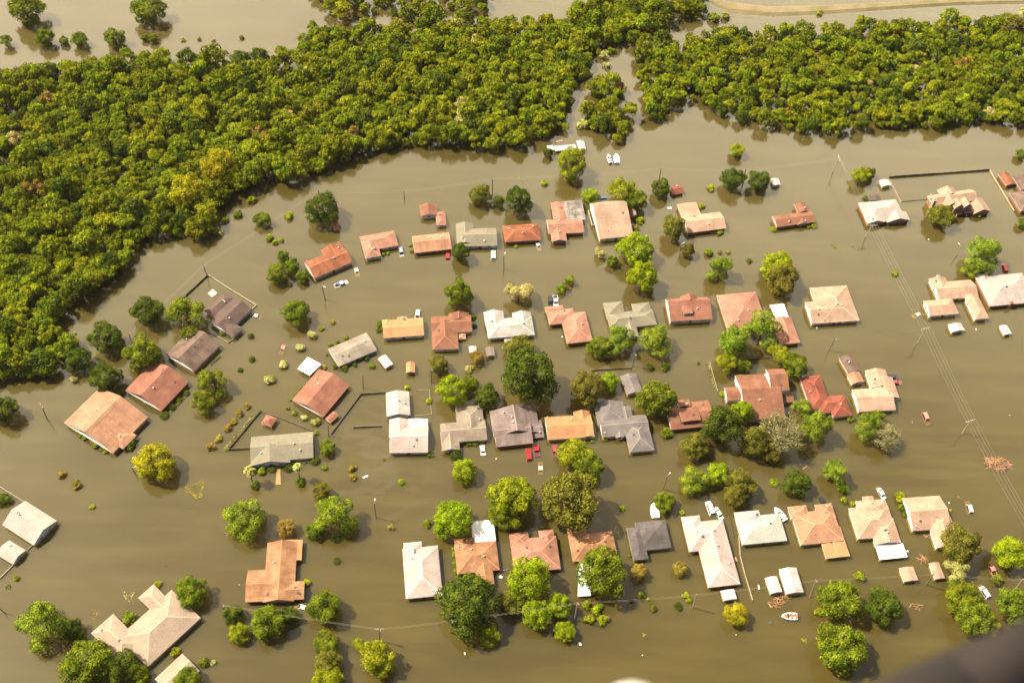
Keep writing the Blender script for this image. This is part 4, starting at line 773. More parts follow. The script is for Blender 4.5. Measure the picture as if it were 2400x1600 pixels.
# ---------------------------------------------------------------- vehicles
PAINT = {k: plain('paint_' + k, c, .28, .04) for k, c in {'white': (.72, .71, .68), 'red': (.42, .012, .02), 'black': (.025, .025, .03), 'grey': (.28, .28, .28), 'silver': (.5, .5, .5), 'maroon': (.30, .06, .06), 'pink': (.55, .20, .18), 'navy': (.03, .035, .06), 'cream': (.62, .56, .40)}.items()}
TYRE = plain('tyre', (.02, .02, .02), .9, .1)
LAMP = plain('lamp_glass', (.6, .58, .5), .15, .05)
def car(t, rear, front, kind, paint, label, sink=None, roll=0, cat='car'):
    a, b = at(t, *rear), at(t, *front); c = (a + b) / 2; th = math.atan2(b.y - a.y, b.x - a.x)
    Ln, Wd, Ht = {'sedan': (4.8, 1.82, 1.45), 'suv': (4.9, 1.95, 1.85), 'van': (5.3, 2.05, 2.05), 'pickup': (5.6, 1.95, 1.85)}[kind]
    hd = {'sedan': .92, 'suv': 1.08, 'van': 1.15, 'pickup': 1.08}[kind]
    sink = sink if sink is not None else {'sedan': .98, 'suv': 1.0, 'van': 1.0, 'pickup': .95}[kind]
    r = thing({'sedan': 'car', 'suv': 'suv', 'van': 'van', 'pickup': 'pickup_truck'}[kind], label, cat, (c.x, c.y, -sink), th, 'flooded vehicles')
    r.rotation_euler = (roll, random.uniform(-.02, .02), th); L, w = Ln / 2, Wd / 2; P = PAINT[paint]
    def ring(x, z0, z1, hw, tw): return [(x, -hw, z0), (x, hw, z0), (x, hw, (z0 + z1) / 2), (x, tw, z1), (x, -tw, z1), (x, -hw, (z0 + z1) / 2)]
    q = MB(); deck = hd if kind != 'pickup' else .98
    q.loft([ring(-L, .4, deck - .12, w * .88, w * .78), ring(-L + .15, .28, deck - .02, w, w * .88), ring(-L * .3, .26, deck, w, w * .92), ring(L * .4, .26, hd, w, w * .92), ring(L - .35, .28, hd - .12, w, w * .86), ring(L, .38, hd - .3, w * .86, w * .74)])
    q.build('body', P, r)
    x0, x1, x2, x3 = {'sedan': (-L + .75, -L + 1.35, L - 2.05, L - 1.35), 'suv': (-L + .08, -L + .35, L - 2.0, L - 1.25), 'van': (-L + .06, -L + .25, L - 1.65, L - .9), 'pickup': (-L + 2.0, -L + 2.2, L - 2.0, L - 1.3)}[kind]
    tw = w * .74; z0 = hd - .03
    q = MB(); q.loft([[(x0, -w * .9, z0), (x0, w * .9, z0), (x1, tw, Ht), (x1, -tw, Ht)], [(x3, -w * .9, z0), (x3, w * .9, z0), (x2, tw, Ht), (x2, -tw, Ht)]]); 
    cab = q.build('cabin', P, r)
    q = MB(); e = .02                                                  # glass set just proud of the cabin
    def pane(P4, n):
        c = sum((Vector(p) for p in P4), Vector()) / 4; n = Vector(n).normalized() * e
        q.face([c + (Vector(p) - c) * .84 + n for p in P4])
    pane([(x3, -w * .9, z0), (x3, w * .9, z0), (x2, tw, Ht), (x2, -tw, Ht)], (1, 0, 1.0)); q.build('windscreen', GLASS, r)
    q = MB(); pane([(x0, w * .9, z0), (x0, -w * .9, z0), (x1, -tw, Ht), (x1, tw, Ht)], (-1, 0, .8)); q.build('rear_window', GLASS, r)
    for s in (-1, 1):
        q = MB(); P4 = [(x0, s * w * .9, z0), (x3, s * w * .9, z0), (x2, s * tw, Ht), (x1, s * tw, Ht)]; P4 = P4 if s < 0 else P4[::-1]; pane(P4, (0, s, .45)); q.build('side_window', GLASS, r)
        q = MB(); q.box(L - .2, L + .005, s * w * .6 - .16, s * w * .6 + .16, hd - .42, hd - .27); q.build('headlight', LAMP, r)
        for x in (-L + .95, L - .95):
            q = MB(); q.tube((x, s * (w - .24), .34), (x, s * (w + .01), .34), .34, n=12); q.build('wheel', TYRE, r)
    if kind == 'pickup':
        q = MB(); bx0, bx1 = -L + .12, x0 - .05
        q.box(bx0, bx1, -w * .78, w * .78, deck - .005, deck + .02); q.build('bed', DARK, r)
        q = MB(); q.box(bx0, bx1, w * .78, w * .95, deck - .03, deck + .22); q.box(bx0, bx1, -w * .95, -w * .78, deck - .03, deck + .22); q.box(bx0 - .06, bx0, -w * .95, w * .95, deck - .03, deck + .22); q.build('bed_side', P, r)
    if kind in ('suv', 'van'):
        q = MB()
        for s in (-1, 1): q.tube((x1 + .4, s * tw * .8, Ht + .05), (x2 - .3, s * tw * .8, Ht + .05), .03)
        q.build('roof_rail', DARK, r)
    return r
for a in (
    ('G', (330, 868), (455, 820), 'pickup', 'white', 'half-sunk white pickup truck with a blue object in its bed', 1.0), ('G', (522, 690), (545, 765), 'sedan', 'white', 'white sedan by the corner of the tilted rust-orange house', 1.1),
    ('G', (938, 530), (948, 582), 'suv', 'grey', 'small grey vehicle right of the salmon L-shaped house'), ('G', (1370, 560), (1368, 655), 'suv', 'red', 'red sport utility vehicle, hood under water, by the porch-posted salmon house', 1.15),
    ('G', (1790, 628), (1788, 530), 'van', 'white', 'white passenger van alone in the street by the grey-green house'), ('G', (2190, 460), (2212, 520), 'sedan', 'white', 'small white sedan at the corner of the rust-orange hip house', 1.12),
    ('G', (1098, 1098), (1088, 1170), 'suv', 'white', 'white vehicle poking out behind the light-orange house'), ('E', (1590, 750), (1530, 738), 'sedan', 'silver', 'silver sedan in front of the dark-brown fenced house', 1.1),
    ('E', (1825, 1020), (1805, 1065), 'sedan', 'pink', 'faded red car roof barely showing in open water left of the mobile home', 1.25), ('M', (520, 955), (508, 865), 'sedan', 'white', 'white sedan between the taupe and the grey-mauve house', .85),
    ('M', (1020, 985), (1000, 858), 'pickup', 'red', 'bright red pickup truck with its bed full of water', .9), ('M', (945, 1018), (930, 910), 'suv', 'red', 'dark crimson sport utility vehicle beside the bright red pickup', .8), ('M', (1182, 985), (1178, 870), 'pickup', 'maroon', 'faded red and white pickup next to a yellow-green tree', 1.0),
    ('M', (1048, 1130), (1046, 1025), 'sedan', 'cream', 'cream car sunk to its window tops in the street', 1.16), ('J', (352, 390), (356, 448), 'suv', 'black', 'black vehicle behind the salmon Z-shaped house'), ('J', (398, 380), (404, 448), 'pickup', 'white', 'white pickup parked beside the black vehicle', .95),
    ('Q', (662, 1508), (625, 1402), 'van', 'white', 'white van, left of two white vehicles by the long pinkish-white house', .75), ('Q', (748, 1545), (690, 1448), 'sedan', 'white', 'white sedan, right of two white vehicles by the long pinkish-white house', .75), ('Q', (1682, 1400), (1660, 1350), 'sedan', 'black', 'black car behind the stained orange house', 1.05),
    ('O', (1060, 1350), (1015, 1268), 'sedan', 'white', 'white sedan behind the white-awning orange house', .85), ('C', (1865, 200), (1835, 100), 'suv', 'silver', 'pale silver vehicle alone in open water at the lower right', 1.1), ('C', (2090, 780), (2035, 670), 'pickup', 'pink', 'white and red pickup sunk between trees at the right edge', 1.15),
    ('O', (1105, 252), (1180, 252), 'suv', 'navy', 'dark vehicle beside the pink-tan two-block house', .9), ('O', (1120, 303), (1215, 303), 'suv', 'maroon', 'red vehicle below the dark one at the pink-tan two-block house', .8), ('O', (1440, 590), (1475, 665), 'suv', 'pink', 'faded red vehicle roof alone in open water on the right', 1.2),
    ('I', (1345, 745), (1425, 720), 'sedan', 'cream', 'cream sedan sunk to its roof left of the pink-tan U-shaped house', 1.12), ('I', (2180, 330), (2166, 280), 'suv', 'red', 'bright red vehicle behind the grey brick-chimney house', .9),
    ('C', (2000, 945), (1975, 905), 'suv', 'white', 'white roofed vehicle hidden among the trees in the lower right corner', 1.0), ('A', (845, 880), (780, 862), 'sedan', 'white', 'white car between trees in front of the orange T-shaped house', 1.0)):
    car(*a)
# ---------------------------------------------------------------- boats
def boat(t, stern, bow, wd, label, mats, cover=False, inside=None):
    a, b = at(t, *stern), at(t, *bow); th = math.atan2(b.y - a.y, b.x - a.x); L = (b - a).length; c = (a + b) / 2; w = wd / 2
    r = thing('boat', label, 'boat', (c.x, c.y, 0), th, 'boats afloat')
    prof = [(-.5, .86), (-.3, 1), (0, 1), (.2, .88), (.35, .6), (.45, .28), (.5, .03)]
    out = [[(x * L, -w * k * .6, -.3), (x * L, -w * k, .62 + max(0, x) * .4), (x * L, w * k, .62 + max(0, x) * .4), (x * L, w * k * .6, -.3)] for x, k in prof]
    q = MB(); q.loft([[r_[0], r_[3], r_[2], r_[1]] for r_ in out])
    q.build('hull', mats[0], r)
    if cover:
        q = MB(); q.loft([[(x * L * .98, -w * k * .94, .63 + max(0, x) * .4), (x * L * .98, w * k * .94, .63 + max(0, x) * .4), (x * L * .98, w * k * .3, 1.0), (x * L * .98, -w * k * .3, 1.0)] for x, k in prof]); q.build('cover', mats[1], r)
    else:
        q = MB(); z = .69
        q.face([(x * L, -w * k * .72, z + max(0, x) * .35) for x, k in prof[:5]] + [(x * L, w * k * .72, z + max(0, x) * .35) for x, k in reversed(prof[:5])]); q.build('deck', mats[1], r)
        for y in (-.3, .3):
            for x in (-.28, .02):
                q = MB(); q.box(x * L - .25, x * L + .3, y * wd - .25, y * wd + .25, .7, 1.0); q.box(x * L - .25, x * L - .12, y * wd - .25, y * wd + .25, 1.001, 1.4); q.build('seat', mats[2], r)
        q = MB(); q.face([(.14 * L, -w * .7, .75), (.14 * L, w * .7, .75), (.08 * L, w * .6, 1.25), (.08 * L, -w * .6, 1.25)]); q.build('windscreen', GLASS, r)
        q = MB(); q.box(-.5 * L - .35, -.5 * L, -.22, .22, .1, 1.1); q.build('engine', mats[3], r)
SEATR = plain('boat_seat', (.42, .13, .06), .6, .2)
boat('B', (535, 255), (513, 118), 2.9, 'white boat under a smooth white cover behind the charcoal shingled house', (WHITE, WHITE), True)
boat('B', (1722, 280), (1625, 160), 2.6, 'white motor boat leaning at the corner of the greenish-white house', (WHITE, TRIM, WHITE, DARK))
boat('B', (1836, 1158), (1688, 1154), 2.3, 'small open motor boat with orange seats floating near the bottom', (WHITE, SEATR, WHITE, DARK))
boat('K', (905, 330), (882, 250), 1.9, 'slim white boat beside a covered one in open water near the wood', (WHITE, TRIM, SEATR, DARK))
boat('K', (965, 332), (955, 246), 2.5, 'white covered boat, right of a pair in open water near the wood', (WHITE, WHITE), True)
# ---------------------------------------------------------------- poles and wires
WOOD = plain('pole_wood', (.17, .125, .085), .9, .3); WOODP = plain('pole_grey_wood', (.34, .28, .21), .9, .2); STEEL = plain('galvanised', (.5, .49, .46), .45, .1, .6)
WIRE = plain('wire', (.34, .30, .23), .6, .1)
def solve_h(t, base, top):
    b = at(t, *base); X, Y = (top[0] * 2400 / 2352, top[1] * 2400 / 2352) if t == 'W' else (T[t][0] + top[0] / 3.92, T[t][1] + top[1] / 3.92)
    best = min((abs(proj(Vector((b.x, b.y, z * .1)))[1] - Y) , z * .1) for z in range(10, 160)); p = at(t, top[0], top[1], best[1])
    return b, p
POLES = {}
def pole(key, t, base, top, kind='utility', pale=False, ang=0.0, label=None):
    b, p = solve_h(t, base, top); W = WOODP if pale else WOOD
    r = ob('street_lamp' if kind == 'lamp' else 'utility_pole', None, None, b); d = p - b; H = d.z
    q = MB(); q.tube(-d.normalized() * 2.1, d, .2, .15, 8); q.build('post', W, r); POLES[key] = (p, ang)
    c, s = math.cos(ang), math.sin(ang)
    if kind in ('utility', 'cross', 'big'):
        if kind != 'utility':
            for k, (zz, ln) in enumerate(((.25, 1.3),) if kind == 'cross' else ((.2, 1.9), (.75, 1.6))):
                q = MB(); m = d * (1 - zz / H); q.tube(m - Vector((c, s, 0)) * ln, m + Vector((c, s, 0)) * ln, .08, .08, 4); ca = q.build('crossarm', WOODP, r)
                for f in (-.92, -.4, .4, .92):
                    q = MB(); e = m + Vector((c, s, 0)) * ln * f; q.tube(e + Vector((0, 0, .09)), e + Vector((0, 0, .28)), .06, .04, 6); q.build('insulator', TRIM, ca)
        if kind != 'plain':
            q = MB(); m = d * (1 - 1.2 / H) + Vector((.34, -.1, 0)); q.tube(m - Vector((0, 0, .45)), m + Vector((0, 0, .45)), .24, .24, 10); q.build('transformer', STEEL, r)
    if kind == 'lamp':
        q = MB(); e = d + Vector((c * .9, s * .9, .3)); q.tube(d * .98, e, .05, .05, 5); am = q.build('arm', STEEL, r)
        q = MB(); q.loft([[(e.x + c * x - s * y * k, e.y + s * x + c * y * k, e.z + z) for y, z in ((-.16, -.06), (.16, -.06), (.1, .1), (-.1, .1))] for x, k in ((-.1, .6), (.2, 1), (.5, 1), (.7, .5))]); q.build('lamp_head', WHITE, r)
    nm = {'lamp': 'street lamp on a thin pole', 'utility': 'wooden utility pole with a transformer', 'cross': 'wooden crossarm pole', 'big': 'tall power pole with crossarms', 'plain': 'bare wooden pole'}[kind]
    LATER.append((r, nm, 'lamp post' if kind == 'lamp' else 'utility pole', 'street lamps' if kind == 'lamp' else 'power poles', 2))
pole('a1', 'D', (437, 640), (378, 508), 'cross', False, 2.2); pole('a2', 'E', (1120, 385), (1080, 272), 'utility'); pole('a0', 'E', (415, 955), (398, 908), 'plain')
pole('a3', 'W', (740, 470), (730, 436), 'plain'); pole('a4', 'G', (968, 48), (966, -12), 'plain'); pole('a5', 'W', (1131, 445), (1130, 408), 'utility'); pole('a6', 'K', (592, 540), (600, 418), 'utility'); pole('a7', 'K', (1352, 480), (1370, 365), 'plain'); pole('a8', 'W', (1706, 425), (1713, 388), 'plain'); pole('a9', 'L', (600, 400), (657, 270), 'big', True, 1.6)
pole('b2', 'L', (893, 1005), (962, 888), 'big', True, .05); pole('b3', 'I', (1375, 995), (1450, 855), 'big', True, .35); pole('b4', 'O', (1785, 765), (1862, 645), 'big', True, .35)
pole('c1', 'I', (560, 1060), (620, 945), 'utility'); pole('c2', 'J', (1108, 1010), (1132, 893), 'utility'); pole('c3', 'F', (2002, 298), (2000, 165), 'utility'); pole('c4', 'F', (1376, 348), (1372, 233), 'plain')
pole('d1', 'A', (1527, 1180), (1527, 1068), 'cross', False, .1); pole('d2', 'N', (624, 1110), (620, 988), 'utility'); pole('d3', 'N', (1752, 990), (1777, 828), 'utility', True); pole('d4', 'B', (878, 1072), (912, 950), 'plain', True); pole('d5', 'B', (1955, 970), (2008, 815), 'utility', True); pole('d6', 'C', (1455, 865), (1522, 758), 'plain'); pole('d7', 'C', (2270, 900), (2345, 810), 'plain', True)
pole('d0', 'A', (100, 905), (82, 845), 'utility')
pole('p1', 'F', (1060, 785), (1052, 688), 'plain'); pole('p2', 'D', (1245, 1140), (1210, 1078), 'lamp', ang=.2)
pole('l1', 'G', (244, 990), (213, 864), 'lamp', ang=-.4); pole('l2', 'G', (1885, 712), (1884, 585), 'lamp', ang=1.2); pole('l3', 'F', (1495, 1540), (1478, 1408), 'lamp', ang=1.5); pole('l4', 'Q', (213, 1280), (250, 1155), 'lamp', ang=.8); pole('l5', 'K', (1540, 1165), (1552, 1068), 'lamp', ang=.5)
pole('l6', 'I', (1735, 192), (1772, 105), 'lamp', True, 2.2); pole('l7', 'H', (45, 925), (-15, 870), 'plain')
def wire(k1, k2, offs=((0, 0, -.35),), sag=.5, end=None, name=None):
    (p, a1), (q, a2) = POLES[k1], (POLES[k2] if k2 else (end, POLES[k1][1]))
    mb = MB()
    for side, along, dz in offs:
        A = p + Vector((math.cos(a1) * side, math.sin(a1) * side, dz)); B = q + Vector((math.cos(a2) * side, math.sin(a2) * side, dz)); pr = A
        for i in range(1, 13):
            f = i / 12; c = A.lerp(B, f); c.z -= sag * 4 * f * (1 - f); mb.tube(pr, c, .024 if len(offs) > 2 else .013, n=3); pr = c
    o = mb.build('power_line', WIRE); m = (p + q) / 2; LATER.append((o, 'sagging power line', 'power line', 'overhead power lines', 2)); o['at'] = tuple(m)
L3 = ((-1.75, 0, .1), (-.6, 0, .1), (.7, 0, .1), (1.75, 0, .1)); L1 = ((0, 0, -.1), (0, 0, -1.0))
for a, b, L in (('a0', 'a1', L1), ('a0', 'a2', L1), ('a2', 'a3', L1), ('a3', 'a4', L1), ('a4', 'a5', L1), ('a5', 'a6', L1), ('a6', 'a7', L1), ('a7', 'a8', L1), ('a8', 'a9', L1), ('a9', 'b2', L3), ('b2', 'b3', L3), ('b3', 'b4', L3), ('b3', 'c1', L1), ('c1', 'c2', L1), ('c2', 'c3', L1), ('c3', 'c4', L1), ('d0', 'd1', L1), ('d1', 'd2', L1), ('d2', 'd3', L1), ('d3', 'd4', L1), ('d4', 'd5', L1), ('d5', 'd6', L1), ('d6', 'd7', L1)): wire(a, b, L)
wire('b4', None, L3, 1.0, at('W', 2440, 1330, 6.5)); wire('a1', None, L1, .5, at('D', -60, 1000, 6.8))
# ---------------------------------------------------------------- fences, hedges, walls standing in the water
FD = plain('dark_board', (.11, .085, .06), .9, .35, scale=3); FL = plain('bleached_board', (.40, .33, .24), .9, .3, scale=3)
def fence(t, P, ht, mat, label, w=.09, cat='fence', posts=True):
    G = [at(t, *p) for p in P]; o = G[0]; r = thing('fence', label, cat, o, 0, 'fences standing in the flood')
    rnd = random.Random(len(label)); bd = MB(); ps = MB()
    for a, b in zip(G, G[1:]):
        d = b - a; L = d.length; n = max(1, int(L / 2.4)); u = d / L; s = Vector((-u.y, u.x, 0)) * w / 2
        for i in range(n):
            p, q = a + d * (i / n) - o, a + d * ((i + .97) / n) - o; h1 = ht * rnd.uniform(.85, 1.12)
            bd.loft([[p - s + Vector((0, 0, -1.6)), p + s + Vector((0, 0, -1.6)), p + s + Vector((0, 0, h1)), p - s + Vector((0, 0, h1))], [q - s + Vector((0, 0, -1.6)), q + s + Vector((0, 0, -1.6)), q + s + Vector((0, 0, h1)), q - s + Vector((0, 0, h1))]])
        for i in range(n + 1):
            p = a + d * (i / n) - o; e = u * .08
            ps.loft([[p - s * 1.7 - e + Vector((0, 0, z)), p + s * 1.7 - e + Vector((0, 0, z)), p + s * 1.7 + e + Vector((0, 0, z)), p - s * 1.7 + e + Vector((0, 0, z))] for z in (-1.6, ht * 1.2)])
    bd.build('boards', mat, r)
    if posts: ps.build('post', mat, r)
    return r
fence('E', [(1125, 378), (880, 605), (795, 660)], .75, FD, 'dark board fence on the upper left side of the brown fenced yard'); fence('E', [(1132, 375), (1350, 515), (1572, 650), (1400, 812)], .45, FL, 'low bleached fence on the right side of the brown fenced yard', .2)
fence('E', [(1130, 890), (1315, 995), (1362, 962)], .5, FL, 'pale board fence between the brown gabled house and the dark-brown one'); fence('F', [(435, 565), (140, 920), (340, 908)], .7, FD, 'dark fence on the left side of the gazebo yard'); fence('F', [(440, 565), (680, 650), (905, 742)], .4, FD, 'low dark fence behind the gazebo, running to the grey house', .2)
fence('F', [(1592, 395), (1355, 412), (1085, 775)], .7, FD, 'long bent dark fence between the red house and the white garage'); fence('F', [(1290, 712), (1545, 700)], .6, FD, 'short dark fence left of the white cross-gabled house', .3); fence('F', [(1872, 370), (1985, 365), (2005, 592), (1848, 602)], .12, FL, 'thin rail outline in the water right of the white garage', .08, posts=False)
fence('M', [(1515, 192), (1880, 170)], .55, FD, 'dark fence between trees and a utility pole behind the grey shed'); fence('Q', [(640, 118), (712, 380)], .45, FL, 'fence overgrown with vines left of the two-storey house'); fence('Q', [(960, 90), (1195, 72)], .5, FD, 'dark fence behind the two-storey red house')
fence('L', [(1112, 458), (2028, 392)], .9, FD, 'long dark wall-like fence along the back of the dormered house yard'); fence('L', [(2032, 392), (2118, 535), (2258, 765)], .7, FL, 'bleached leaning fence on the right of the dormered house yard'); fence('L', [(1228, 678), (1482, 655)], .25, FD, 'barely showing fence left of the dormered brick house', .12); fence('L', [(1115, 472), (1222, 680)], .12, FL, 'thin fence top line on the left of the dormered house yard', .1)
fence('B', [(1205, 232), (1250, 422)], .5, FD, 'dark fence between the long pinkish-white house and the greenish-white house'); fence('B', [(1298, 420), (1312, 600), (1355, 770), (1425, 1005)], .5, FL, 'long bent bleached fence in front of the greenish-white house', .14); fence('H', [(302, 308), (255, 352)], .5, FL, 'short pale fence between the pale-grey house and its garage'); fence('H', [(125, 485), (0, 612)], .5, FL, 'pale fence from the small garage to the left edge', .18); fence('D', [(-10, 1250), (220, 1395)], .4, FL, 'pale fence running to the left edge above the pale-grey house', .12)
fence('K', [(700, 770), (735, 902), (775, 896)], .8, FL, 'pale deck railing at the left of the steep tan house', .25); fence('N', [(1065, 540), (1130, 530)], .4, FL, 'short fence stub between the white-patio house and a vivid tree')
VINE = LEAF['flower']
def vine(t, a, b, key, label, wd=.8):
    A, B = at(t, *a, .4), at(t, *b, .4); mb = MB(); rnd = random.Random(3); L = (B - A).length
    for i in range(int(L * 26)):
        f = rnd.random(); p = A.lerp(B, f) - A + Vector((rnd.gauss(0, wd * .5), rnd.gauss(0, wd * .4), rnd.uniform(-.4, .5)))
        leaf_quad(mb, p, rdir(rnd), .2, rnd)
    o = mb.build('hedge', LEAF[key]); o.location = A; tag(o, label, 'hedge')
vine('F', (375, 590), (100, 925), 'flower', 'overgrown leafy hedge along the left fence of the gazebo yard'); vine('Q', (622, 120), (690, 370), 'flower', 'vine hedge climbing the fence left of the two-storey house', .6); vine('D', (1690, 430), (1560, 570), 'yellow', 'low yellow-green hedge in front of the brick-red gabled house', .5); vine('E', (1240, 1110), (1140, 1195), 'yellow', 'low hedge in front of the brown gabled house', .4)
vine('F', (720, 1050), (900, 1025), 'flower', 'low pale hedge in front of the grey palm-front house', .5); vine('M', (365, 870), (462, 862), 'oak', 'short green hedge in front of the taupe L-shaped house', .5); vine('K', (1825, 965), (1950, 958), 'yellow', 'low yellowish hedge in front of the tan L-shaped house', .4); vine('G', (738, 1180), (738, 1300), 'oak', 'green hedge at the left wall of the light-orange house', .8)
vine('A', (2200, 310), (2238, 590), 'bright', 'bright hedge along the left wall of the white-patio orange house', .6); vine('C', (1215, 100), (1270, 240), 'oak', 'dense green hedge left of the rightmost front-row house', .8)
# ---------------------------------------------------------------- flotsam
def sticks(t, x, y, wpx, n, label, mats, ln=2.6):
    c = at(t, x, y); R = wpx / 3.92 / 2 / pxm(c); rnd = random.Random(n); r = thing('debris_pile', label, 'debris', c)
    for m in mats:
        mb = MB()
        for i in range(n):
            a = rnd.uniform(0, 6.28); rr = math.sqrt(rnd.random()) * R; p = Vector((math.cos(a) * rr, math.sin(a) * rr * .6, rnd.uniform(0, .5) * (1 - rr / R) + .05)); b = rnd.uniform(0, 6.28); l = rnd.uniform(.3, 1) * ln / 2
            d = Vector((math.cos(b) * l, math.sin(b) * l, rnd.uniform(-.2, .3))); mb.tube(p - d, p + d, rnd.uniform(.03, .1), n=4)
        mb.build('branches', m, r)
BW = plain('raw_timber', (.46, .22, .10), .9, .3)
sticks('O', 2115, 1052, 250, 120, 'big raft of broken brown timber under the power lines', (BW, BARK)); sticks('B', 1700, 975, 170, 40, 'tangle of brown branches in front of the rust-streaked barn', (BW,), 2.4); sticks('B', 1640, 1030, 150, 26, 'loose brown sticks floating below the small white arched shed', (BW,), 2.2); sticks('C', 1415, 625, 90, 14, 'broken orange boards left of the debris-side shed', (BW,), 2.8); sticks('C', 1360, 1060, 120, 16, 'thin floating twigs in open water left of the lower right trees', (BW,), 1.6); sticks('C', 1450, 415, 60, 9, 'orange planks in front of the rightmost front-row house', (BW,), 1.6)
def slab(t, P, label, mat, name='floating_board', h=.12, cat='debris'):
    G = [at(t, *p) for p in P]; c = sum(G, Vector()) / len(G); q = MB(); q.loft([[g - c + Vector((0, 0, z)) for g in G] for z in (-.1, h)]); o = q.build(name, mat); o.location = c; tag(o, label, cat)
slab('E', [(1165, 575), (1215, 535), (1170, 500), (1125, 540)][::1], 'pinkish peeling slab afloat behind the dark-brown fenced house', plain('peeling_deck', (.55, .36, .30), .8, .4, scale=.8)); slab('E', [(925, 615), (952, 600), (930, 585), (902, 598)], 'small white box lid by the dark yard fence', WHITE); slab('K', [(400, 135), (465, 122), (460, 102), (395, 116)], 'pale pink board afloat at the edge of the wood', BW)
slab('K', [(1428, 748), (1468, 746), (1464, 726), (1426, 728)], 'grey panel afloat in open water left of the tan L-shaped house', STEEL); slab('F', [(1378, 1180), (1422, 1160), (1414, 1148), (1372, 1168)], 'white floating bench in the oily street', WHITE, 'floating_bench'); slab('F', [(572, 1235), (620, 1235), (615, 1090), (582, 1090)], 'tan plank walkway in front of the grey palm-front house', plain('walkway_wood', (.30, .19, .07), .9, .2), 'walkway', .05, 'walkway')
slab('O', [(320, 1095), (365, 1068), (362, 1062), (316, 1088)], 'yellow plank afloat in the water near the orange house row', BW); slab('B', [(1480, 905), (1492, 902), (1484, 862), (1474, 864)], 'white post afloat left of the small white arched shed', WHITE); slab('B', [(1260, 640), (1288, 648), (1272, 605), (1258, 608)], 'brown board afloat by the long bent bleached fence', BW)
slab('N', [(1055, 600), (1080, 612), (1092, 592), (1068, 580)], 'white box afloat between the white-patio house and a vivid tree', WHITE, h=.3); slab('N', [(738, 1312), (752, 1308), (746, 1282), (734, 1284)], 'small pale green sign board at the bottom of the picture', plain('pale_green', (.36, .42, .34), .6, .1)); slab('N', [(1795, 1225), (1818, 1222), (1806, 1190), (1786, 1194)], 'pale tilted board near the bottom middle of the picture', plain('pale_board', (.40, .44, .36), .6, .1)); slab('B', [(1575, 1218), (1604, 1214), (1600, 1198), (1572, 1200)], 'dark green bin lid afloat left of the orange-seated boat', plain('bin_green', (.05, .08, .04), .6, .1))
slab('G', [(345, 865), (362, 858), (358, 846), (342, 852)], 'blue bundle lying in the bed of the white pickup', TARP, 'tarp_bundle', 1.0, 'bundle') ; slab('K', [(912, 315), (938, 312), (934, 290), (910, 294)], 'blue tarp between the two boats near the wood', TARP, 'tarp', .15, 'tarp'); slab('K', [(815, 655), (875, 652), (870, 640), (812, 642)], 'blue tarp at the back corner of the steep tan house', TARP, 'tarp', .6, 'tarp')
for t, x, y, s, m, lb in (('F', 432, 572, 12, WHITE, 'white box at the top corner of the gazebo yard fence'), ('F', 1730, 55, 10, TARP, 'small blue thing afloat near the white yard shed'), ('I', 1912, 870, 15, WHITE, 'white round tub afloat below the pink-tan U-shaped house'), ('L', 1475, 1025, 13, WHITE, 'white jug afloat below the olive tree of the dormered house'), ('C', 1662, 110, 14, WHITE, 'white bag afloat right of the rightmost front-row house'), ('O', 1326, 662, 8, PAINT['cream'], 'yellow ball afloat left of the lone faded red roof'), ('O', 2220, 600, 14, BW, 'orange crate afloat at the right side'), ('H', 1523, 488, 13, PAINT['navy'], 'dark barrel afloat above the sprawling tan house'), ('H', 2197, 664, 7, WHITE, 'tiny white jug left of the orange T-shaped house'), ('B', 878, 572, 16, STEEL, 'grey satellite dish at the corner of the long pinkish-white house'), ('B', 415, 1508, 14, PAINT['cream'], 'pale crate afloat at the bottom middle'), ('B', 1275, 1320, 9, WHITE, 'small white cup below the orange-yellow tree'), ('C', 1282, 555, 22, PAINT['cream'], 'yellowish tub right of the white patio roof'), ('J', 463, 742, 14, WHITE, 'white drum beside the salmon Z-shaped house'), ('I', 448, 857, 14, WHITE, 'white bucket in front of the pink-tan square house'), ('M', 640, 1000, 20, FL, 'pale chair frame in the street by the grey-mauve house')):
    p = at(t, x, y); r = s / 3.92 / 2 / pxm(p); q = MB(); q.loft([[(math.cos(i * .628) * r * k, math.sin(i * .628) * r * k, z * r) for i in range(10)] for k, z in ((.8, -.4), (1, .1), (.95, .5), (.6, .75))]); o = q.build(next((k for k in ('box', 'tub', 'jug', 'bag', 'ball', 'crate', 'barrel', 'satellite_dish', 'cup', 'drum', 'bucket', 'chair') if k.replace('_', ' ') in lb.split(' at the ')[0]), 'float'), m); o.location = p; tag(o, lb, 'flotsam')
def weeds(t, x, y, wpx, n, key, label, ring=0):
    c = at(t, x, y); R = wpx / 3.92 / 2 / pxm(c); rnd = random.Random(n); mb = MB()
    for i in range(n):
        a = rnd.uniform(0, 6.28); rr = R * (rnd.uniform(ring, 1) ** .5) * (.8 + .25 * math.sin(3 * a + n)); leaf_quad(mb, Vector((math.cos(a) * rr, math.sin(a) * rr, rnd.uniform(0, .08))), Vector((rnd.gauss(0, .3), rnd.gauss(0, .3), 1)).normalized(), .22, rnd)
    o = mb.build('floating_weeds', LEAF[key]); o.location = c; tag(o, label, 'weeds')
weeds('D', 1800, 1280, 200, 300, 'brown', 'ring of drowned weeds in open water right of the golden tree', .35); weeds('H', 80, 688, 60, 60, 'dark', 'small dark ring of leaves afloat below the small pale-grey garage', .4); weeds('L', 610, 1085, 60, 50, 'olive', 'dark weed clump afloat in the open street on the right'); weeds('L', 770, 1080, 40, 30, 'brown', 'faint brown weed patch right of the dark weed clump')
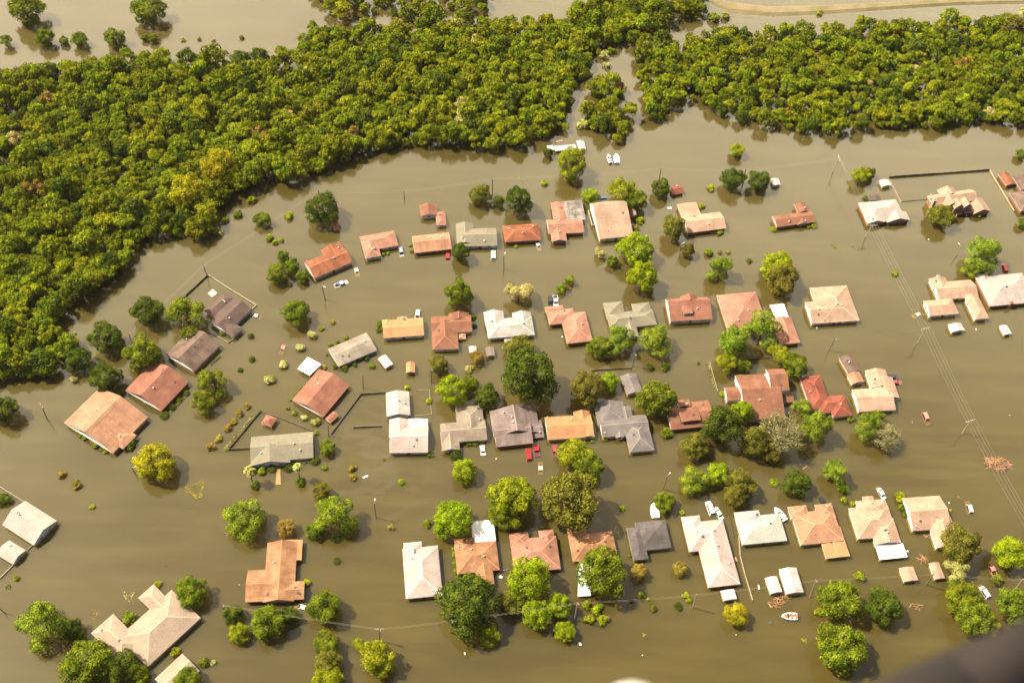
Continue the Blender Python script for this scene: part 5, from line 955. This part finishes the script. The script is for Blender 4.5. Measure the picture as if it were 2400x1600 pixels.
weeds('K', 80, 470, 30, 20, 'gold', 'tiny yellow weed tuft afloat in the back water'); weeds('H', 880, 930, 120, 26, 'brown', 'sparse drifting leaves left of the sprawling tan house'); weeds('H', 1180, 760, 140, 30, 'pale', 'sparse pale specks drifting behind the sprawling tan house'); weeds('B', 430, 1320, 40, 26, 'brown', 'small brown leaf raft in the bottom water'); weeds('B', 1900, 1370, 60, 30, 'yellow', 'sparse yellow leaves afloat near the lower right trees'); weeds('C', 1750, 60, 30, 14, 'brown', 'few brown leaves behind the lone silver vehicle')
# ---------------------------------------------------------------- labels that name the house a thing stands by
HP = []
for r, dsc in HOUSES:
    ms = [c for c in r.children if c.name.startswith('roof')]
    vs = [r.matrix_basis @ v.co for v in ms[0].data.vertices]; c = sum(vs, Vector()) / len(vs); HP.append((proj(c), dsc, r['label']))
HP.append(((350, 200), 'flooded wood', '')); HP.append(((1950, 180), 'right-hand wood', ''))
def rel(dx, dy):
    if abs(dx) > abs(dy) * 1.1: return 'left of' if dx < 0 else 'right of'
    return 'behind' if dy < 0 else 'in front of'
USED = {}
cands = []
for o, word, cat, grp, R in LATER:
    q = Vector(o['at']) if 'at' in o.keys() else o.location
    if 'at' in o.keys(): del o['at']
    p = proj(Vector((q.x, q.y, 0))); near = sorted((math.hypot(p[0] - h[0], p[1] - h[1]), d, rel(p[0] - h[0], p[1] - h[1])) for h, d, _ in HP)
    size = 'large ' if cat == 'tree' and R > 7 else ('small ' if (cat == 'tree' and R < 3.6) or (cat == 'bush' and R < .75) else '')
    cands.append((near[0][0], o, word, cat, grp, near, size))
cands.sort(key=lambda c: c[0])
for dist, o, word, cat, grp, near, size in cands:
    opts = ['%s%s %s the %s' % (size, word, near[0][2], near[0][1])]
    opts += ['%s between the %s and the %s' % (word, near[0][1], near[1][1])]
    opts += ['%s%s %s the %s' % (size, word, n[2], n[1]) for n in near[1:3]]
    opts += ['%s between the %s and the %s' % (word, near[a][1], near[b][1]) for a, b in ((0, 2), (1, 2), (0, 3), (1, 3))]
    opts += ['farther %s %s the %s' % (word, near[0][2], near[0][1]), 'farthest %s %s the %s' % (word, near[0][2], near[0][1]), 'outlying %s %s the %s' % (word, near[1][2], near[1][1])]
    opts = [x for x in opts if len(x.split()) <= 16]
    lb = next((x for x in opts if x not in USED), opts[-1]); USED[lb] = 1
    tag(o, lb, cat, grp)
dup = [k for k, v in ALL.items() if len(v) > 1]
print('dup labels', len(dup), dup[:6]); print('things', sum(len(v) for v in ALL.values()))

# ---------------------------------------------------------------- the summer haze in the air
q = MB(); q.box(-1450, 1450, -150, 2500, -3.4, 322)
m = bpy.data.materials.new('air'); m.use_nodes = True; nt = m.node_tree; nt.nodes.remove(nt.nodes['Principled BSDF'])
pv = N(nt, 'ShaderNodeVolumePrincipled'); pv.inputs['Color'].default_value = (1, .93, .80, 1); pv.inputs['Density'].default_value = .00006; pv.inputs['Anisotropy'].default_value = .7
nt.links.new(pv.outputs[0], nt.nodes['Material Output'].inputs['Volume'])
tag(q.build('haze', m), kind='stuff')

# ---------------------------------------------------------------- the aircraft the picture is taken from: a strut and a fairing, close by and out of focus
cam.dof.use_dof = True; cam.dof.focus_distance = 380; cam.dof.aperture_fstop = 2.2
def incam(X, Y, d): return camo.matrix_world.translation + (FW + XC * ((X - 1200) / FPX) + YC * ((800 - Y) / FPX)) * d
SKID = plain('strut_paint', (.014, .007, .004), .85, .5)
q = MB(); P = [incam(1900, 1770, 1.1), incam(2240, 1606, 1.15), incam(2420, 1530, 1.2), incam(2700, 1410, 1.3)]
for a, b, r0, r1 in zip(P, P[1:], (.036, .036, .036), (.036, .036, .036)): q.tube(a, b, r0, r1, 14)
tag(q.build('aircraft_strut', SKID, None, True), 'blurred dark aircraft strut crossing the lower right corner', 'aircraft part')
q = MB(); c = incam(1492, 1682, 1.2); ax = XC * .036; ay = YC * .026; az = FW * .05
q.loft([[c + az * h + (ax * math.cos(i * .5236) + ay * math.sin(i * .5236)) * r for i in range(12)] for h, r in ((-.2, .3), (-.1, .8), (.2, 1), (1, .9), (1.4, .3))])
tag(q.build('aircraft_fairing', WHITE, None, True), 'blurred white aircraft fairing tip at the bottom edge', 'aircraft part')
